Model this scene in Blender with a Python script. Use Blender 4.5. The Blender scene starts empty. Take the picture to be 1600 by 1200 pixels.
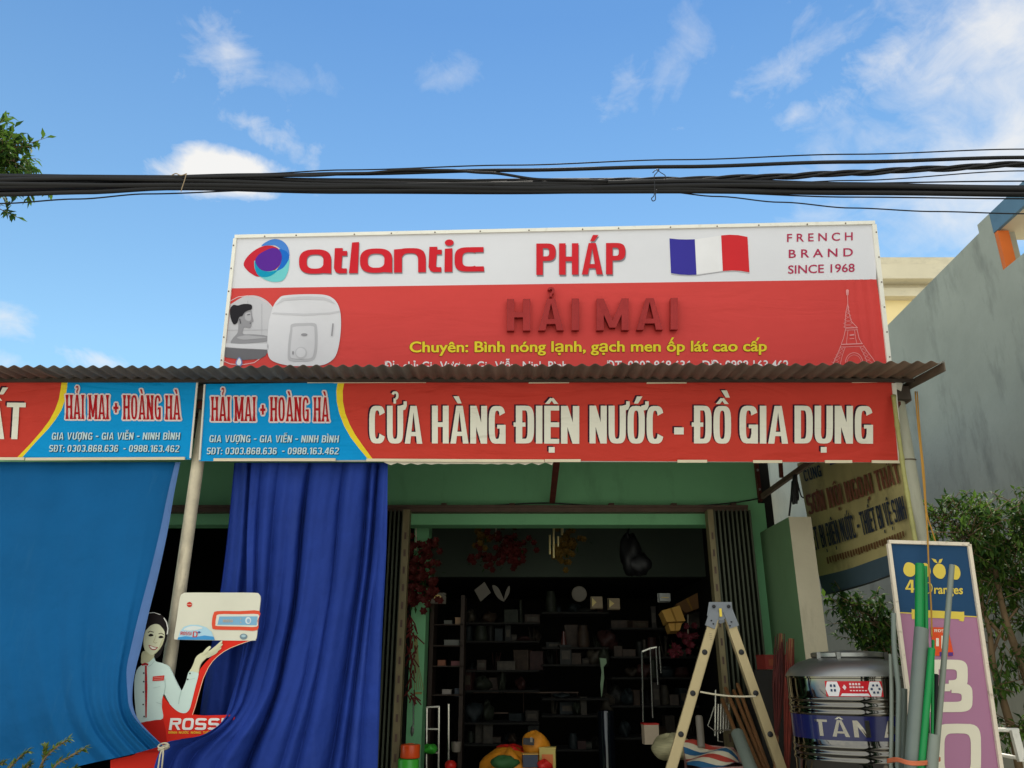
import bpy, bmesh, math, random, unicodedata
from mathutils import Vector, Matrix
from mathutils.geometry import tessellate_polygon
SC = bpy.context.scene
COL = SC.collection
R = math.radians
rnd = random.Random(7)

# ------------------------------------------------------------------ camera
EYE, PITCH, FPX = Vector((0, 0, 1.55)), R(20), 1230.0
cam = bpy.data.objects.new('camera', bpy.data.cameras.new('camera'))
COL.objects.link(cam)
cam.location = EYE
cam.rotation_euler = (R(90) + PITCH, 0, 0)
cam.data.sensor_width = 36
cam.data.lens = FPX / 1600 * 36
cam.data.clip_end = 2000
SC.camera = cam
SC.view_settings.view_transform = 'Standard'
SC.view_settings.look = 'None'
SC.view_settings.gamma = 1
SC.view_settings.exposure = 1.0

# ------------------------------------------------------------------ sun and sky
SUN_AZ, SUN_EL = R(8), R(62)          # azimuth from +Y (behind the shop) towards +X
sv = Vector((math.sin(SUN_AZ) * math.cos(SUN_EL), math.cos(SUN_AZ) * math.cos(SUN_EL), math.sin(SUN_EL)))
sl = bpy.data.lights.new('sun', 'SUN')
sl.energy = 3.2
sl.angle = R(0.5)
sl.color = (1.0, .94, .84)
so = bpy.data.objects.new('sun', sl)
COL.objects.link(so)
so.location = (0, 20, 40)
so.rotation_euler = sv.to_track_quat('Z', 'Y').to_euler()


def ray(px, py):
    h, v = (px - 800) / FPX, (py - 600) / FPX
    c, s = math.cos(PITCH), math.sin(PITCH)
    return Vector((h, c + s * v, s - c * v))


def build_world():
    w = bpy.data.worlds.new('World')
    SC.world = w
    w.use_nodes = True
    nt = w.node_tree
    N, L = nt.nodes, nt.links
    bg = N['Background']
    bg.inputs[1].default_value = 0.09

    def val(x, sock):
        if isinstance(x, (int, float)):
            sock.default_value = x
        else:
            L.new(x, sock)

    def M(op, a, b=0.0, c=None, clamp=False):
        n = N.new('ShaderNodeMath')
        n.operation = op
        n.use_clamp = clamp
        val(a, n.inputs[0])
        val(b, n.inputs[1])
        if c is not None:
            val(c, n.inputs[2])
        return n.outputs[0]
    sky = N.new('ShaderNodeTexSky')
    sky.sky_type = 'NISHITA'
    sky.sun_disc = False
    sky.sun_elevation = SUN_EL
    sky.sun_rotation = SUN_AZ
    sky.air_density = 1.0
    sky.dust_density = 0.0
    sky.ozone_density = 1.5
    tc = N.new('ShaderNodeTexCoord')
    nm = N.new('ShaderNodeVectorMath')
    nm.operation = 'NORMALIZE'
    L.new(tc.outputs['Generated'], nm.inputs[0])
    sp = N.new('ShaderNodeSeparateXYZ')
    L.new(nm.outputs[0], sp.inputs[0])
    az = M('ARCTAN2', sp.outputs[0], sp.outputs[1])
    el = M('ARCSINE', sp.outputs[2])

    def noise(scale, detail, rough, dist=0.0, stretch=(1, 1, 1)):
        mp = N.new('ShaderNodeMapping')
        mp.inputs['Scale'].default_value = stretch
        L.new(nm.outputs[0], mp.inputs['Vector'])
        n = N.new('ShaderNodeTexNoise')
        n.inputs['Scale'].default_value = scale
        n.inputs['Detail'].default_value = detail
        n.inputs['Roughness'].default_value = rough
        n.inputs['Distortion'].default_value = dist
        L.new(mp.outputs[0], n.inputs['Vector'])
        return n.outputs[0]
    n1 = noise(9, 10, .62, .6, (1, 1, 1.5))
    n2 = noise(22, 8, .6, 1.0, (1, 1, 1.3))
    nz = M('ADD', M('MULTIPLY', M('SUBTRACT', n1, .5), 2.2), M('MULTIPLY', M('SUBTRACT', n2, .5), 1.0))
    total = None
    # x, y, half-width, half-height, turn(deg), density, softness, noise
    clouds = [(350, 74, 66, 40, -38, .62, 1.2, 1.9), (395, 198, 90, 26, -14, .72, 1.0, 2.2), (338, 268, 112, 38, 6, 1.0, 5.0, 2.4),
              (700, 124, 60, 16, 4, .34, .9, 2.2), (978, 126, 36, 24, 25, .42, .9, 2.4), (1225, 105, 110, 24, 14, .42, .9, 2.6),
              (1070, 78, 52, 28, 30, .26, .8, 2.8), (1262, 12, 60, 26, 25, .42, .8, 2.6), (1240, 182, 30, 14, 10, .6, 1.2, 1.9),
              (1400, 85, 100, 46, 20, .8, 1.1, 2.0), (1570, 50, 190, 120, 25, .85, 1.5, 1.4), (1570, 130, 270, 210, 25, .68, 1.4, 1.4), (1590, 230, 290, 140, 10, .85, 1.6, 1.3),
              (1310, 250, 120, 60, 20, .35, .9, 2.6), (1280, 345, 100, 36, 0, .5, 1.1, 2.1), (1420, 372, 80, 38, 0, .5, 1.1, 2.1), (480, 130, 60, 16, 0, .2, .8, 2.8),
              (150, 562, 62, 26, -6, .85, 1.5, 2.2), (10, 505, 54, 40, 0, .6, 1.0, 2.4), (-10, 560, 70, 24, 0, .7, 1.3, 2.0),
              (1900, -200, 420, 320, 20, .6, 1.4, 1.2), (-500, 100, 240, 90, 0, .7, 1.5, 1.3)]
    for cx, cy, hw, hh, turn, dens, soft, amt in clouds:
        d = ray(cx, cy).normalized()
        a0, e0 = math.atan2(d.x, d.y), math.asin(d.z)
        k = 1.0 / math.hypot(*(((cx - 800) / FPX), 1.0)) / FPX / max(.6, math.cos(e0))
        da, de = M('SUBTRACT', az, a0), M('SUBTRACT', el, e0)
        ct, st = math.cos(R(turn)), math.sin(R(turn))
        u = M('ADD', M('MULTIPLY', da, ct / (hw * k)), M('MULTIPLY', de, st / (hw * k)))
        v = M('ADD', M('MULTIPLY', da, -st / (hh * k)), M('MULTIPLY', de, ct / (hh * k)))
        r2 = M('SQRT', M('ADD', M('MULTIPLY', u, u), M('MULTIPLY', v, v)))
        f = M('ADD', M('MULTIPLY', M('SUBTRACT', 1.0, r2), soft), M('MULTIPLY', nz, amt))
        f = M('MULTIPLY', f, .55, clamp=True)
        f = M('MULTIPLY', M('SMOOTH_MIN', f, 1.0, .3), dens)
        total = f if total is None else M('MAXIMUM', total, f)
    # thin veil near the horizon
    gr = N.new('ShaderNodeMix')
    gr.data_type = 'RGBA'
    gr.blend_type = 'MULTIPLY'
    gr.inputs[0].default_value = 1.0
    L.new(sky.outputs[0], gr.inputs[6])
    tint = N.new('ShaderNodeMix')
    tint.data_type = 'RGBA'
    L.new(M('DIVIDE', M('SUBTRACT', el, .36), .42, clamp=True), tint.inputs[0])
    tint.inputs[6].default_value = (.90, 1.07, .97, 1)
    tint.inputs[7].default_value = (.55, .79, .89, 1)
    L.new(tint.outputs[2], gr.inputs[7])
    mx = N.new('ShaderNodeMix')
    mx.data_type = 'RGBA'
    L.new(total, mx.inputs[0])
    L.new(gr.outputs[2], mx.inputs[6])
    mx.inputs[7].default_value = (5.3, 5.2, 5.0, 1)
    # unseen bright cloud added behind the photographer to brighten the shop front
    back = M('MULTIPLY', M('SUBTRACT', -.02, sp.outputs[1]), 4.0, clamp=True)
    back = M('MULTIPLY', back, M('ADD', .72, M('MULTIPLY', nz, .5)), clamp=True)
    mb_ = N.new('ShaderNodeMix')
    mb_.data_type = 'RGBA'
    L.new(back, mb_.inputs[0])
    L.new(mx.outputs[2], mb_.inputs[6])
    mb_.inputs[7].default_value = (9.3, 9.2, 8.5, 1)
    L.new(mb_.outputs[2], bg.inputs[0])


build_world()

# ------------------------------------------------------------------ helpers
BASE = {}


def tag(o, label=None, cat=None, group=None, kind=None):
    for k, v in (('label', label), ('category', cat), ('group', group), ('kind', kind)):
        if v:
            o[k] = v
    return o


def thing(name, loc, label, cat, group=None):
    o = bpy.data.objects.new(name, None)
    COL.objects.link(o)
    o.location = loc
    o.empty_display_size = .1
    BASE[o.name] = Vector(loc)
    return tag(o, label, cat, group)


def at(px, py, Y):
    d = ray(px, py)
    return EYE + d * (Y / d.y)


def atx(px, py, X):
    d = ray(px, py)
    return EYE + d * (X / d.x)


def mpp(px, py, Y):
    "metres per photo pixel at a point of depth Y"
    d = ray(px, py)
    return Y / d.y / FPX


def lin(c):
    return tuple(((x / 255) / 12.92 if x / 255 <= .04045 else ((x / 255 + .055) / 1.055) ** 2.4) for x in c)


class MB:
    def __init__(s):
        s.v, s.f, s.m = [], [], []

    def add(s, vs, fs, mi=0):
        o = len(s.v)
        s.v += [Vector(p) for p in vs]
        for f in fs:
            s.f.append([o + i for i in f])
            s.m.append(mi)

    def box(s, x0, x1, y0, y1, z0, z1, mi=0):
        vs = [(x0, y0, z0), (x1, y0, z0), (x1, y1, z0), (x0, y1, z0), (x0, y0, z1), (x1, y0, z1), (x1, y1, z1), (x0, y1, z1)]
        s.add(vs, [(3, 2, 1, 0), (4, 5, 6, 7), (0, 1, 5, 4), (1, 2, 6, 5), (2, 3, 7, 6), (3, 0, 4, 7)], mi)

    def bar(s, p, q, w, d, side=Vector((1, 0, 0)), mi=0, w2=None, d2=None):
        "box from p to q; w along side, d across"
        p, q = Vector(p), Vector(q)
        ax = (q - p).normalized()
        sd = (side - ax * side.dot(ax)).normalized()
        dp = ax.cross(sd)
        vs = []
        for c, ww, dd in ((p, w, d), (q, w2 or w, d2 or d)):
            for a, b in ((-1, -1), (1, -1), (1, 1), (-1, 1)):
                vs.append(c + sd * a * ww / 2 + dp * b * dd / 2)
        s.add(vs, [(3, 2, 1, 0), (4, 5, 6, 7), (0, 1, 5, 4), (1, 2, 6, 5), (2, 3, 7, 6), (3, 0, 4, 7)], mi)

    def tube(s, pts, r, n=8, mi=0, cap=True):
        pts = [Vector(p) for p in pts]
        k = len(pts)
        rr = r if isinstance(r, (list, tuple)) else [r] * k
        vs, fs = [], []
        nrm = None
        for i, p in enumerate(pts):
            t = (pts[min(i + 1, k - 1)] - pts[max(i - 1, 0)]).normalized()
            if nrm is None:
                nrm = t.cross(Vector((0.13, .97, .2)))
                if nrm.length < .1:
                    nrm = t.cross(Vector((1, 0, 0)))
            nrm = (nrm - t * nrm.dot(t)).normalized()
            b = t.cross(nrm)
            for j in range(n):
                a = 2 * math.pi * j / n
                vs.append(p + (nrm * math.cos(a) + b * math.sin(a)) * rr[i])
        for i in range(k - 1):
            for j in range(n):
                fs.append((i * n + j, i * n + (j + 1) % n, (i + 1) * n + (j + 1) % n, (i + 1) * n + j))
        if cap:
            fs.append(tuple(range(n))[::-1])
            fs.append(tuple((k - 1) * n + j for j in range(n)))
        s.add(vs, fs, mi)

    def lathe(s, p, q, prof, n=24, mi=0):
        "prof: (radius, metres along p->q)"
        p, q = Vector(p), Vector(q)
        ax = (q - p).normalized()
        a = ax.cross(Vector((0, 1, 0.01))).normalized()
        b = ax.cross(a)
        vs, fs = [], []
        for r, t in prof:
            for j in range(n):
                an = 2 * math.pi * j / n
                vs.append(p + ax * t + (a * math.cos(an) + b * math.sin(an)) * max(r, 1e-4))
        for i in range(len(prof) - 1):
            for j in range(n):
                fs.append((i * n + j, (i + 1) * n + j, (i + 1) * n + (j + 1) % n, i * n + (j + 1) % n))
        s.add(vs, fs, mi)

    def blob(s, c, rx, ry, rz, n=10, seed=0, amp=.12, mi=0):
        g = random.Random(seed)
        ph = [g.uniform(0, 6.28) for _ in range(6)]
        vs, fs = [], []
        for i in range(n + 1):
            th = math.pi * i / n
            for j in range(n * 2):
                a = math.pi * j / n
                d = 1 + amp * (math.sin(3 * a + ph[0]) * math.sin(2 * th + ph[1]) + .6 * math.sin(5 * a + ph[2]) * math.sin(4 * th + ph[3]))
                vs.append((c[0] + rx * d * math.sin(th) * math.cos(a), c[1] + ry * d * math.sin(th) * math.sin(a), c[2] + rz * d * math.cos(th)))
        m = n * 2
        for i in range(n):
            for j in range(m):
                fs.append((i * m + j, (i + 1) * m + j, (i + 1) * m + (j + 1) % m, i * m + (j + 1) % m))
        s.add(vs, fs, mi)

    def build(s, name, mats, parent=None, smooth=False, label=None, cat=None, group=None, kind=None):
        me = bpy.data.meshes.new(name)
        if parent is not None:
            b = BASE[parent.name]
        elif cat or kind:
            lo = [min(p[i] for p in s.v) for i in range(3)]
            hi = [max(p[i] for p in s.v) for i in range(3)]
            b = Vector(((lo[0] + hi[0]) / 2, (lo[1] + hi[1]) / 2, lo[2]))
        else:
            b = Vector((0, 0, 0))
        me.from_pydata([tuple(p - b) for p in s.v], [], s.f)
        mats = mats if isinstance(mats, (list, tuple)) else [mats]
        for m in mats:
            me.materials.append(m)
        for p, mi in zip(me.polygons, s.m):
            p.material_index = mi
            p.use_smooth = bool(smooth)
        me.update()
        o = bpy.data.objects.new(name, me)
        COL.objects.link(o)
        if parent is not None:
            o.parent = parent
        else:
            o.location = b
        BASE[o.name] = b
        if smooth == 'auto':
            for p in me.polygons:
                p.use_smooth = True
            bm = bmesh.new()
            bm.from_mesh(me)
            for e in bm.edges:
                if len(e.link_faces) == 2 and e.calc_face_angle(0) > R(38):
                    e.smooth = False
            bm.to_mesh(me)
            bm.free()
        return tag(o, label, cat, group, kind)


# ------------------------------------------------------------------ materials
def mat(name, col, rough=.6, metal=0.0, var=.12, vscale=3.0, bump=0.0, bscale=60.0, spec=.4, stretch=(1, 1, 1), streak=None, trans=0.0,
        var2=None, coat=0.0, wrinkle=0.0, bdist=.01):
    m = bpy.data.materials.new(name)
    m.use_nodes = True
    nt = m.node_tree
    N, L = nt.nodes, nt.links
    b = N['Principled BSDF']
    c = lin(col) if max(col) > 1.0 else col
    b.inputs['Roughness'].default_value = rough
    b.inputs['Metallic'].default_value = metal
    b.inputs['Specular IOR Level'].default_value = spec
    if coat:
        b.inputs['Coat Weight'].default_value = coat
    tc = N.new('ShaderNodeTexCoord')
    mp = N.new('ShaderNodeMapping')
    mp.inputs['Scale'].default_value = stretch
    L.new(tc.outputs['Object'], mp.inputs['Vector'])
    n = N.new('ShaderNodeTexNoise')
    n.inputs['Scale'].default_value = vscale
    n.inputs['Detail'].default_value = 6
    n.inputs['Roughness'].default_value = .6
    L.new(mp.outputs[0], n.inputs['Vector'])
    rp = N.new('ShaderNodeValToRGB')
    lo = tuple(x * (1 - var) for x in c)
    hi = tuple(min(1, x * (1 + var)) for x in c)
    if var2:
        lo = lin(var2) if max(var2) > 1 else var2
    rp.color_ramp.elements[0].position = .3
    rp.color_ramp.elements[1].position = .7
    rp.color_ramp.elements[0].color = (*lo, 1)
    rp.color_ramp.elements[1].color = (*hi, 1)
    L.new(n.outputs[0], rp.inputs[0])
    col_out = rp.outputs[0]
    if streak:                       # dirt: (colour, amount, stretch, scale)
        mp2 = N.new('ShaderNodeMapping')
        mp2.inputs['Scale'].default_value = streak[2]
        L.new(tc.outputs['Object'], mp2.inputs['Vector'])
        n2 = N.new('ShaderNodeTexNoise')
        n2.inputs['Scale'].default_value = streak[3]
        n2.inputs['Detail'].default_value = 8
        n2.inputs['Roughness'].default_value = .65
        L.new(mp2.outputs[0], n2.inputs['Vector'])
        r2 = N.new('ShaderNodeValToRGB')
        r2.color_ramp.elements[0].position = streak[4] if len(streak) > 4 else .52
        r2.color_ramp.elements[1].position = (streak[4] if len(streak) > 4 else .52) + .2
        L.new(n2.outputs[0], r2.inputs[0])
        k = N.new('ShaderNodeMath')
        k.operation = 'MULTIPLY'
        k.inputs[1].default_value = streak[1]
        L.new(r2.outputs[0], k.inputs[0])
        mx = N.new('ShaderNodeMix')
        mx.data_type = 'RGBA'
        L.new(k.outputs[0], mx.inputs[0])
        L.new(col_out, mx.inputs[6])
        mx.inputs[7].default_value = (*(lin(streak[0]) if max(streak[0]) > 1 else streak[0]), 1)
        col_out = mx.outputs[2]
    L.new(col_out, b.inputs['Base Color'])
    last = None
    if bump:
        n3 = N.new('ShaderNodeTexNoise')
        n3.inputs['Scale'].default_value = bscale
        n3.inputs['Detail'].default_value = 4
        L.new(mp.outputs[0], n3.inputs['Vector'])
        bp = N.new('ShaderNodeBump')
        bp.inputs['Strength'].default_value = bump
        bp.inputs['Distance'].default_value = bdist
        L.new(n3.outputs[0], bp.inputs['Height'])
        last = bp
    if wrinkle:
        mp3 = N.new('ShaderNodeMapping')
        mp3.inputs['Rotation'].default_value = (0, R(14), 0)
        mp3.inputs['Scale'].default_value = (1.0, 1, 4.2)
        L.new(tc.outputs['Object'], mp3.inputs['Vector'])
        n4 = N.new('ShaderNodeTexNoise')
        n4.inputs['Scale'].default_value = 1.15
        n4.inputs['Detail'].default_value = 3
        n4.inputs['Distortion'].default_value = .8
        L.new(mp3.outputs[0], n4.inputs['Vector'])
        bp = N.new('ShaderNodeBump')
        bp.inputs['Strength'].default_value = wrinkle
        bp.inputs['Distance'].default_value = .06
        L.new(n4.outputs[0], bp.inputs['Height'])
        if last:
            L.new(last.outputs[0], bp.inputs['Normal'])
        last = bp
    if last:
        L.new(last.outputs[0], b.inputs['Normal'])
    if trans:
        tr = N.new('ShaderNodeBsdfTranslucent')
        L.new(col_out, tr.inputs[0])
        ms = N.new('ShaderNodeMixShader')
        ms.inputs[0].default_value = trans
        L.new(b.outputs[0], ms.inputs[1])
        L.new(tr.outputs[0], ms.inputs[2])
        L.new(ms.outputs[0], N['Material Output'].inputs[0])
    return m


_PM = {}


def pm(rgb, wr=0.0, rough=.6):
    "flat printed ink on vinyl"
    k = (tuple(rgb), wr, rough)
    if k not in _PM:
        _PM[k] = mat('print_%d_%d_%d' % tuple(rgb), rgb, rough, var=.05, vscale=2.5, spec=.12, wrinkle=wr)
    return _PM[k]


GREEN = mat('green_wall_paint', (120, 184, 132), .7, var=.05, vscale=1.6, bump=.15, bscale=40, streak=((60, 92, 70), .35, (1.5, 1.5, .5), 2.2, .56))
GREENPALE = mat('pale_green_paint', (106, 138, 98), .7, var=.05, vscale=2, bump=.15, bscale=40, streak=((90, 120, 80), .4, (2, 2, .6), 3, .55))
CREAM = mat('cream_plaster', (194, 184, 158), .8, var=.08, vscale=2, bump=.2, bscale=30, streak=((90, 84, 70), .35, (3, 3, .6), 3, .58))
INNER = mat('inner_wall_paint', (84, 96, 84), .8, var=.08, vscale=1)
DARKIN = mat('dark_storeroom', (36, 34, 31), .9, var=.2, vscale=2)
CONC = mat('concrete', (150, 146, 138), .9, var=.12, vscale=2, bump=.2, bscale=40)
ASPH = mat('sunlit_ground', (160, 158, 148), .9, var=.12, vscale=1.2, bump=.2, bscale=60)
GREYWALL = mat('grey_render', (168, 167, 152), .9, var=.13, vscale=1.1, bump=.35, bscale=16,
               streak=((90, 90, 85), .5, (1.0, 1.6, .5), 2.0, .53))
BLUEBEAM = mat('blue_paint', (92, 122, 142), .7, var=.08, vscale=2, streak=((60, 80, 96), .5, (1, 1, 1), 3, .55))
ORANGE = mat('orange_paint', (222, 112, 44), .65, var=.06, vscale=3)
SOFFIT = mat('soffit_plaster', (214, 200, 172), .8, var=.07, vscale=2)
CREAMW = mat('cream_house_wall', (236, 214, 158), .8, var=.05, vscale=1, streak=((180, 160, 120), .4, (1, 1, .3), 1.5, .56))
CREAMT = mat('cornice_plaster', (208, 198, 172), .8, var=.07, vscale=1, streak=((120, 116, 104), .5, (.6, 1, 1.2), 1.6, .54))
RUST = mat('rusty_red_steel', (92, 40, 30), .7, metal=.1, var=.3, vscale=12, bump=.3, bscale=60)
STEELBROWN = mat('brown_steel', (92, 72, 60), .6, metal=.2, var=.2, vscale=10)
GATE = mat('gate_slats', (66, 70, 54), .5, metal=.35, var=.15, vscale=6, stretch=(1, 1, .3))
GATEPOST = mat('gate_post', (124, 112, 80), .5, metal=.25, var=.2, vscale=9, stretch=(1, 1, .3), streak=((92, 70, 44), .6, (4, 4, 1.5), 5, .56))
POLE = mat('old_galvanised_pole', (206, 194, 168), .6, metal=.25, var=.16, vscale=9, streak=((110, 92, 66), .6, (3, 3, .6), 5, .54))
PVCPOST = mat('plastic_casing', (168, 166, 146), .5, var=.08, vscale=4, streak=((120, 116, 96), .5, (3, 3, .4), 4, .55))
WHITEFRAME = mat('white_frame', (238, 234, 222), .4, var=.05, vscale=6, streak=((150, 140, 120), .4, (2, 2, 2), 8, .58))
WOOD = mat('whitish_lath', (222, 208, 178), .7, var=.1, vscale=12, stretch=(.3, 1, 3))
ALU = mat('ladder_aluminium', (180, 162, 122), .42, metal=.35, var=.08, vscale=4, stretch=(1, 1, .3), streak=((120, 100, 70), .45, (3, 3, .6), 6, .57))
GREYPL = mat('grey_plastic', (120, 124, 130), .45, var=.08)
BLACKPL = mat('black_plastic', (26, 26, 28), .5, var=.15)
BLACKCABLE = mat('black_cable_sheath', (15, 14, 15), .5, var=.3, vscale=4, spec=.3)
STEEL = mat('stainless_steel', (112, 109, 103), .08, metal=1.0, var=.05, vscale=3, bump=.06, bscale=5)
STEELDULL = mat('dull_stainless', (150, 150, 146), .38, metal=.9, var=.08, vscale=3)
NAVY = mat('navy_film', (13, 18, 76), .3, var=.1, vscale=3, coat=.4)
PVC = mat('grey_pvc', (108, 117, 108), .4, var=.07, vscale=5, streak=((90, 96, 96), .5, (4, 4, .5), 6, .56))
PPR = mat('green_ppr', (6, 132, 62), .38, var=.06, vscale=5)
ORCORD = mat('orange_cord', (176, 128, 46), .6, var=.15)
BAMBOO = mat('bamboo', (162, 158, 96), .55, var=.18, vscale=8, streak=((96, 84, 40), .7, (2, 2, 5), 5, .58))
SKYCLOTH = mat('light_blue_tarpaulin', (13, 94, 150), .75, var=.1, vscale=1.4, bump=.8, bdist=.045, bscale=3.2, trans=.12, spec=.15, streak=((60, 120, 160), .35, (5, 5, .35), 1.6, .58))
HEMCLOTH = mat('faded_hem', (92, 124, 176), .7, var=.1, vscale=4, trans=.2, spec=.15)
NAVYCLOTH = mat('royal_blue_cloth', (34, 60, 142), .72, var=.14, vscale=2.2, bump=.8, bdist=.035, bscale=5, trans=.08, spec=.18, streak=((64, 88, 168), .3, (4, 4, .5), 1.8, .56))
LEAF = mat('leaf_green', (78, 106, 40), .6, var=.45, vscale=5, trans=.42, spec=.2)
LEAFDARK = mat('leaf_dark_green', (46, 74, 32), .62, var=.45, vscale=4, trans=.32, spec=.2)
LEAFYEL = mat('leaf_olive', (104, 112, 48), .5, var=.35, vscale=14, trans=.25)
BARK = mat('bark', (118, 96, 70), .9, var=.3, vscale=14, bump=.5, bscale=30, stretch=(1, 1, .3))
ROPE = mat('pale_rope', (196, 186, 160), .8, var=.15)
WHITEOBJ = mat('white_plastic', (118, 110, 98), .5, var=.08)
CARD = mat('cardboard', (196, 150, 72), .8, var=.08, vscale=4)
YELLOW = mat('yellow_bag', (196, 124, 22), .6, var=.25, vscale=7, bump=1.0, bscale=9)
REDPL = mat('red_plastic', (196, 34, 26), .45, var=.12)
DKGREEN = mat('dark_green_cloth', (40, 84, 40), .7, var=.15)
GRNROLL = mat('green_film', (74, 190, 62), .3, var=.12, vscale=9)
ORGROLL = mat('orange_film', (226, 82, 30), .3, var=.12, vscale=9)
CHROME = mat('chrome_rack', (200, 196, 184), .25, metal=.8, var=.05)
WOODSTICK = mat('broom_handle', (120, 82, 48), .6, var=.15, vscale=10, stretch=(1, 1, .2))
STRAW = mat('straw', (150, 126, 74), .7, var=.2)


# ------------------------------------------------------------------ flat art on a plane
class Plane:
    "a plane in the scene; photo pixels are read off it"

    def __init__(s, p, n):
        s.p, s.n = Vector(p), Vector(n).normalized()

    def pt(s, px, py, off=0.0):
        d = ray(px, py)
        t = (s.p - EYE).dot(s.n) / d.dot(s.n)
        return EYE + d * t + s.n * off


def tess(poly):
    return tessellate_polygon([[Vector((x, y, 0)) for x, y in poly]])


def fill(name, m, strokes, pl, off, parent, step=.00025, cyc=9, thick=0.0, **kw):
    "strokes: list of strokes; stroke = list of polygons in pixels. thick > 0 gives each a body behind its face"
    mb = MB()
    i = 0
    for st in strokes:
        if st and isinstance(st[0][0], (int, float)):
            st = [st]
        for poly in st:
            o = off + (i % cyc) * step
            vs = [pl.pt(x, y, o) for x, y in poly]
            fs = [tuple(t) for t in tess(poly)]
            mb.add(vs, fs)
            if thick:
                bk = [v - pl.n * thick for v in vs]
                k = len(vs)
                mb.add(vs + bk, [(a, (a + 1) % k, k + (a + 1) % k, k + a) for a in range(k)] + [tuple(k + a for a in t) for t in fs])
        i += 1
    return mb.build(name, m, parent, **kw)


def disc(cx, cy, rx, ry=None, n=24, a0=0, a1=360):
    ry = ry or rx
    return [(cx + rx * math.cos(R(a0 + (a1 - a0) * i / n)), cy + ry * math.sin(R(a0 + (a1 - a0) * i / n))) for i in range(n if a1 - a0 == 360 else n + 1)]


def line(pts, w):
    "polyline in pixels -> stroke"
    out = []
    for (x0, y0), (x1, y1) in zip(pts, pts[1:]):
        dx, dy = x1 - x0, y1 - y0
        l = math.hypot(dx, dy) or 1
        nx, ny = -dy / l * w / 2, dx / l * w / 2
        out.append([(x0 + nx, y0 + ny), (x1 + nx, y1 + ny), (x1 - nx, y1 - ny), (x0 - nx, y0 - ny)])
    return out


def smooth_poly(pts, n=4):
    out = []
    k = len(pts)
    for i in range(k):
        p0, p1, p2, p3 = (pts[(i + j - 1) % k] for j in range(4))
        for t in (j / n for j in range(n)):
            out.append(tuple(.5 * (2 * b + (c - a) * t + (2 * a - 5 * b + 4 * c - d) * t * t + (-a + 3 * b - 3 * c + d) * t ** 3)
                             for a, b, c, d in zip(p0, p1, p2, p3)))
    return out


def crom(pts, n):
    "open Catmull-Rom, n samples"
    k = len(pts)
    out = []
    for i in range(n):
        s = i / (n - 1) * (k - 1)
        j = min(int(s), k - 2)
        t = s - j
        q = [pts[min(max(j + o, 0), k - 1)] for o in (-1, 0, 1, 2)]
        out.append(tuple(.5 * (2 * b + (c - a) * t + (2 * a - 5 * b + 4 * c - d) * t * t + (-a + 3 * b - 3 * c + d) * t ** 3) for a, b, c, d in zip(*q)))
    return out


# ------------------------------------------------------------------ stroke lettering
def spow(c, p):
    return math.copysign(abs(c) ** p, c)


def ring(x0, y0, x1, y1, sx, sy, a0=0, a1=360, p=.62, n=28):
    cx, cy, a, b = (x0 + x1) / 2, (y0 + y1) / 2, (x1 - x0) / 2, (y1 - y0) / 2
    n = max(6, int(n * abs(a1 - a0) / 360))
    out = []
    pr = None
    for i in range(n + 1):
        t = R(a0 + (a1 - a0) * i / n)
        c, s_ = spow(math.cos(t), p), spow(math.sin(t), p)
        q = ((cx + a * c, cy + b * s_), (cx + (a - sx) * c, cy + (b - sy) * s_))
        if pr:
            out.append([pr[0], q[0], q[1], pr[1]])
        pr = q
    return out


def rect(x0, y0, x1, y1):
    return [[(x0, y0), (x1, y0), (x1, y1), (x0, y1)]]


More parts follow.
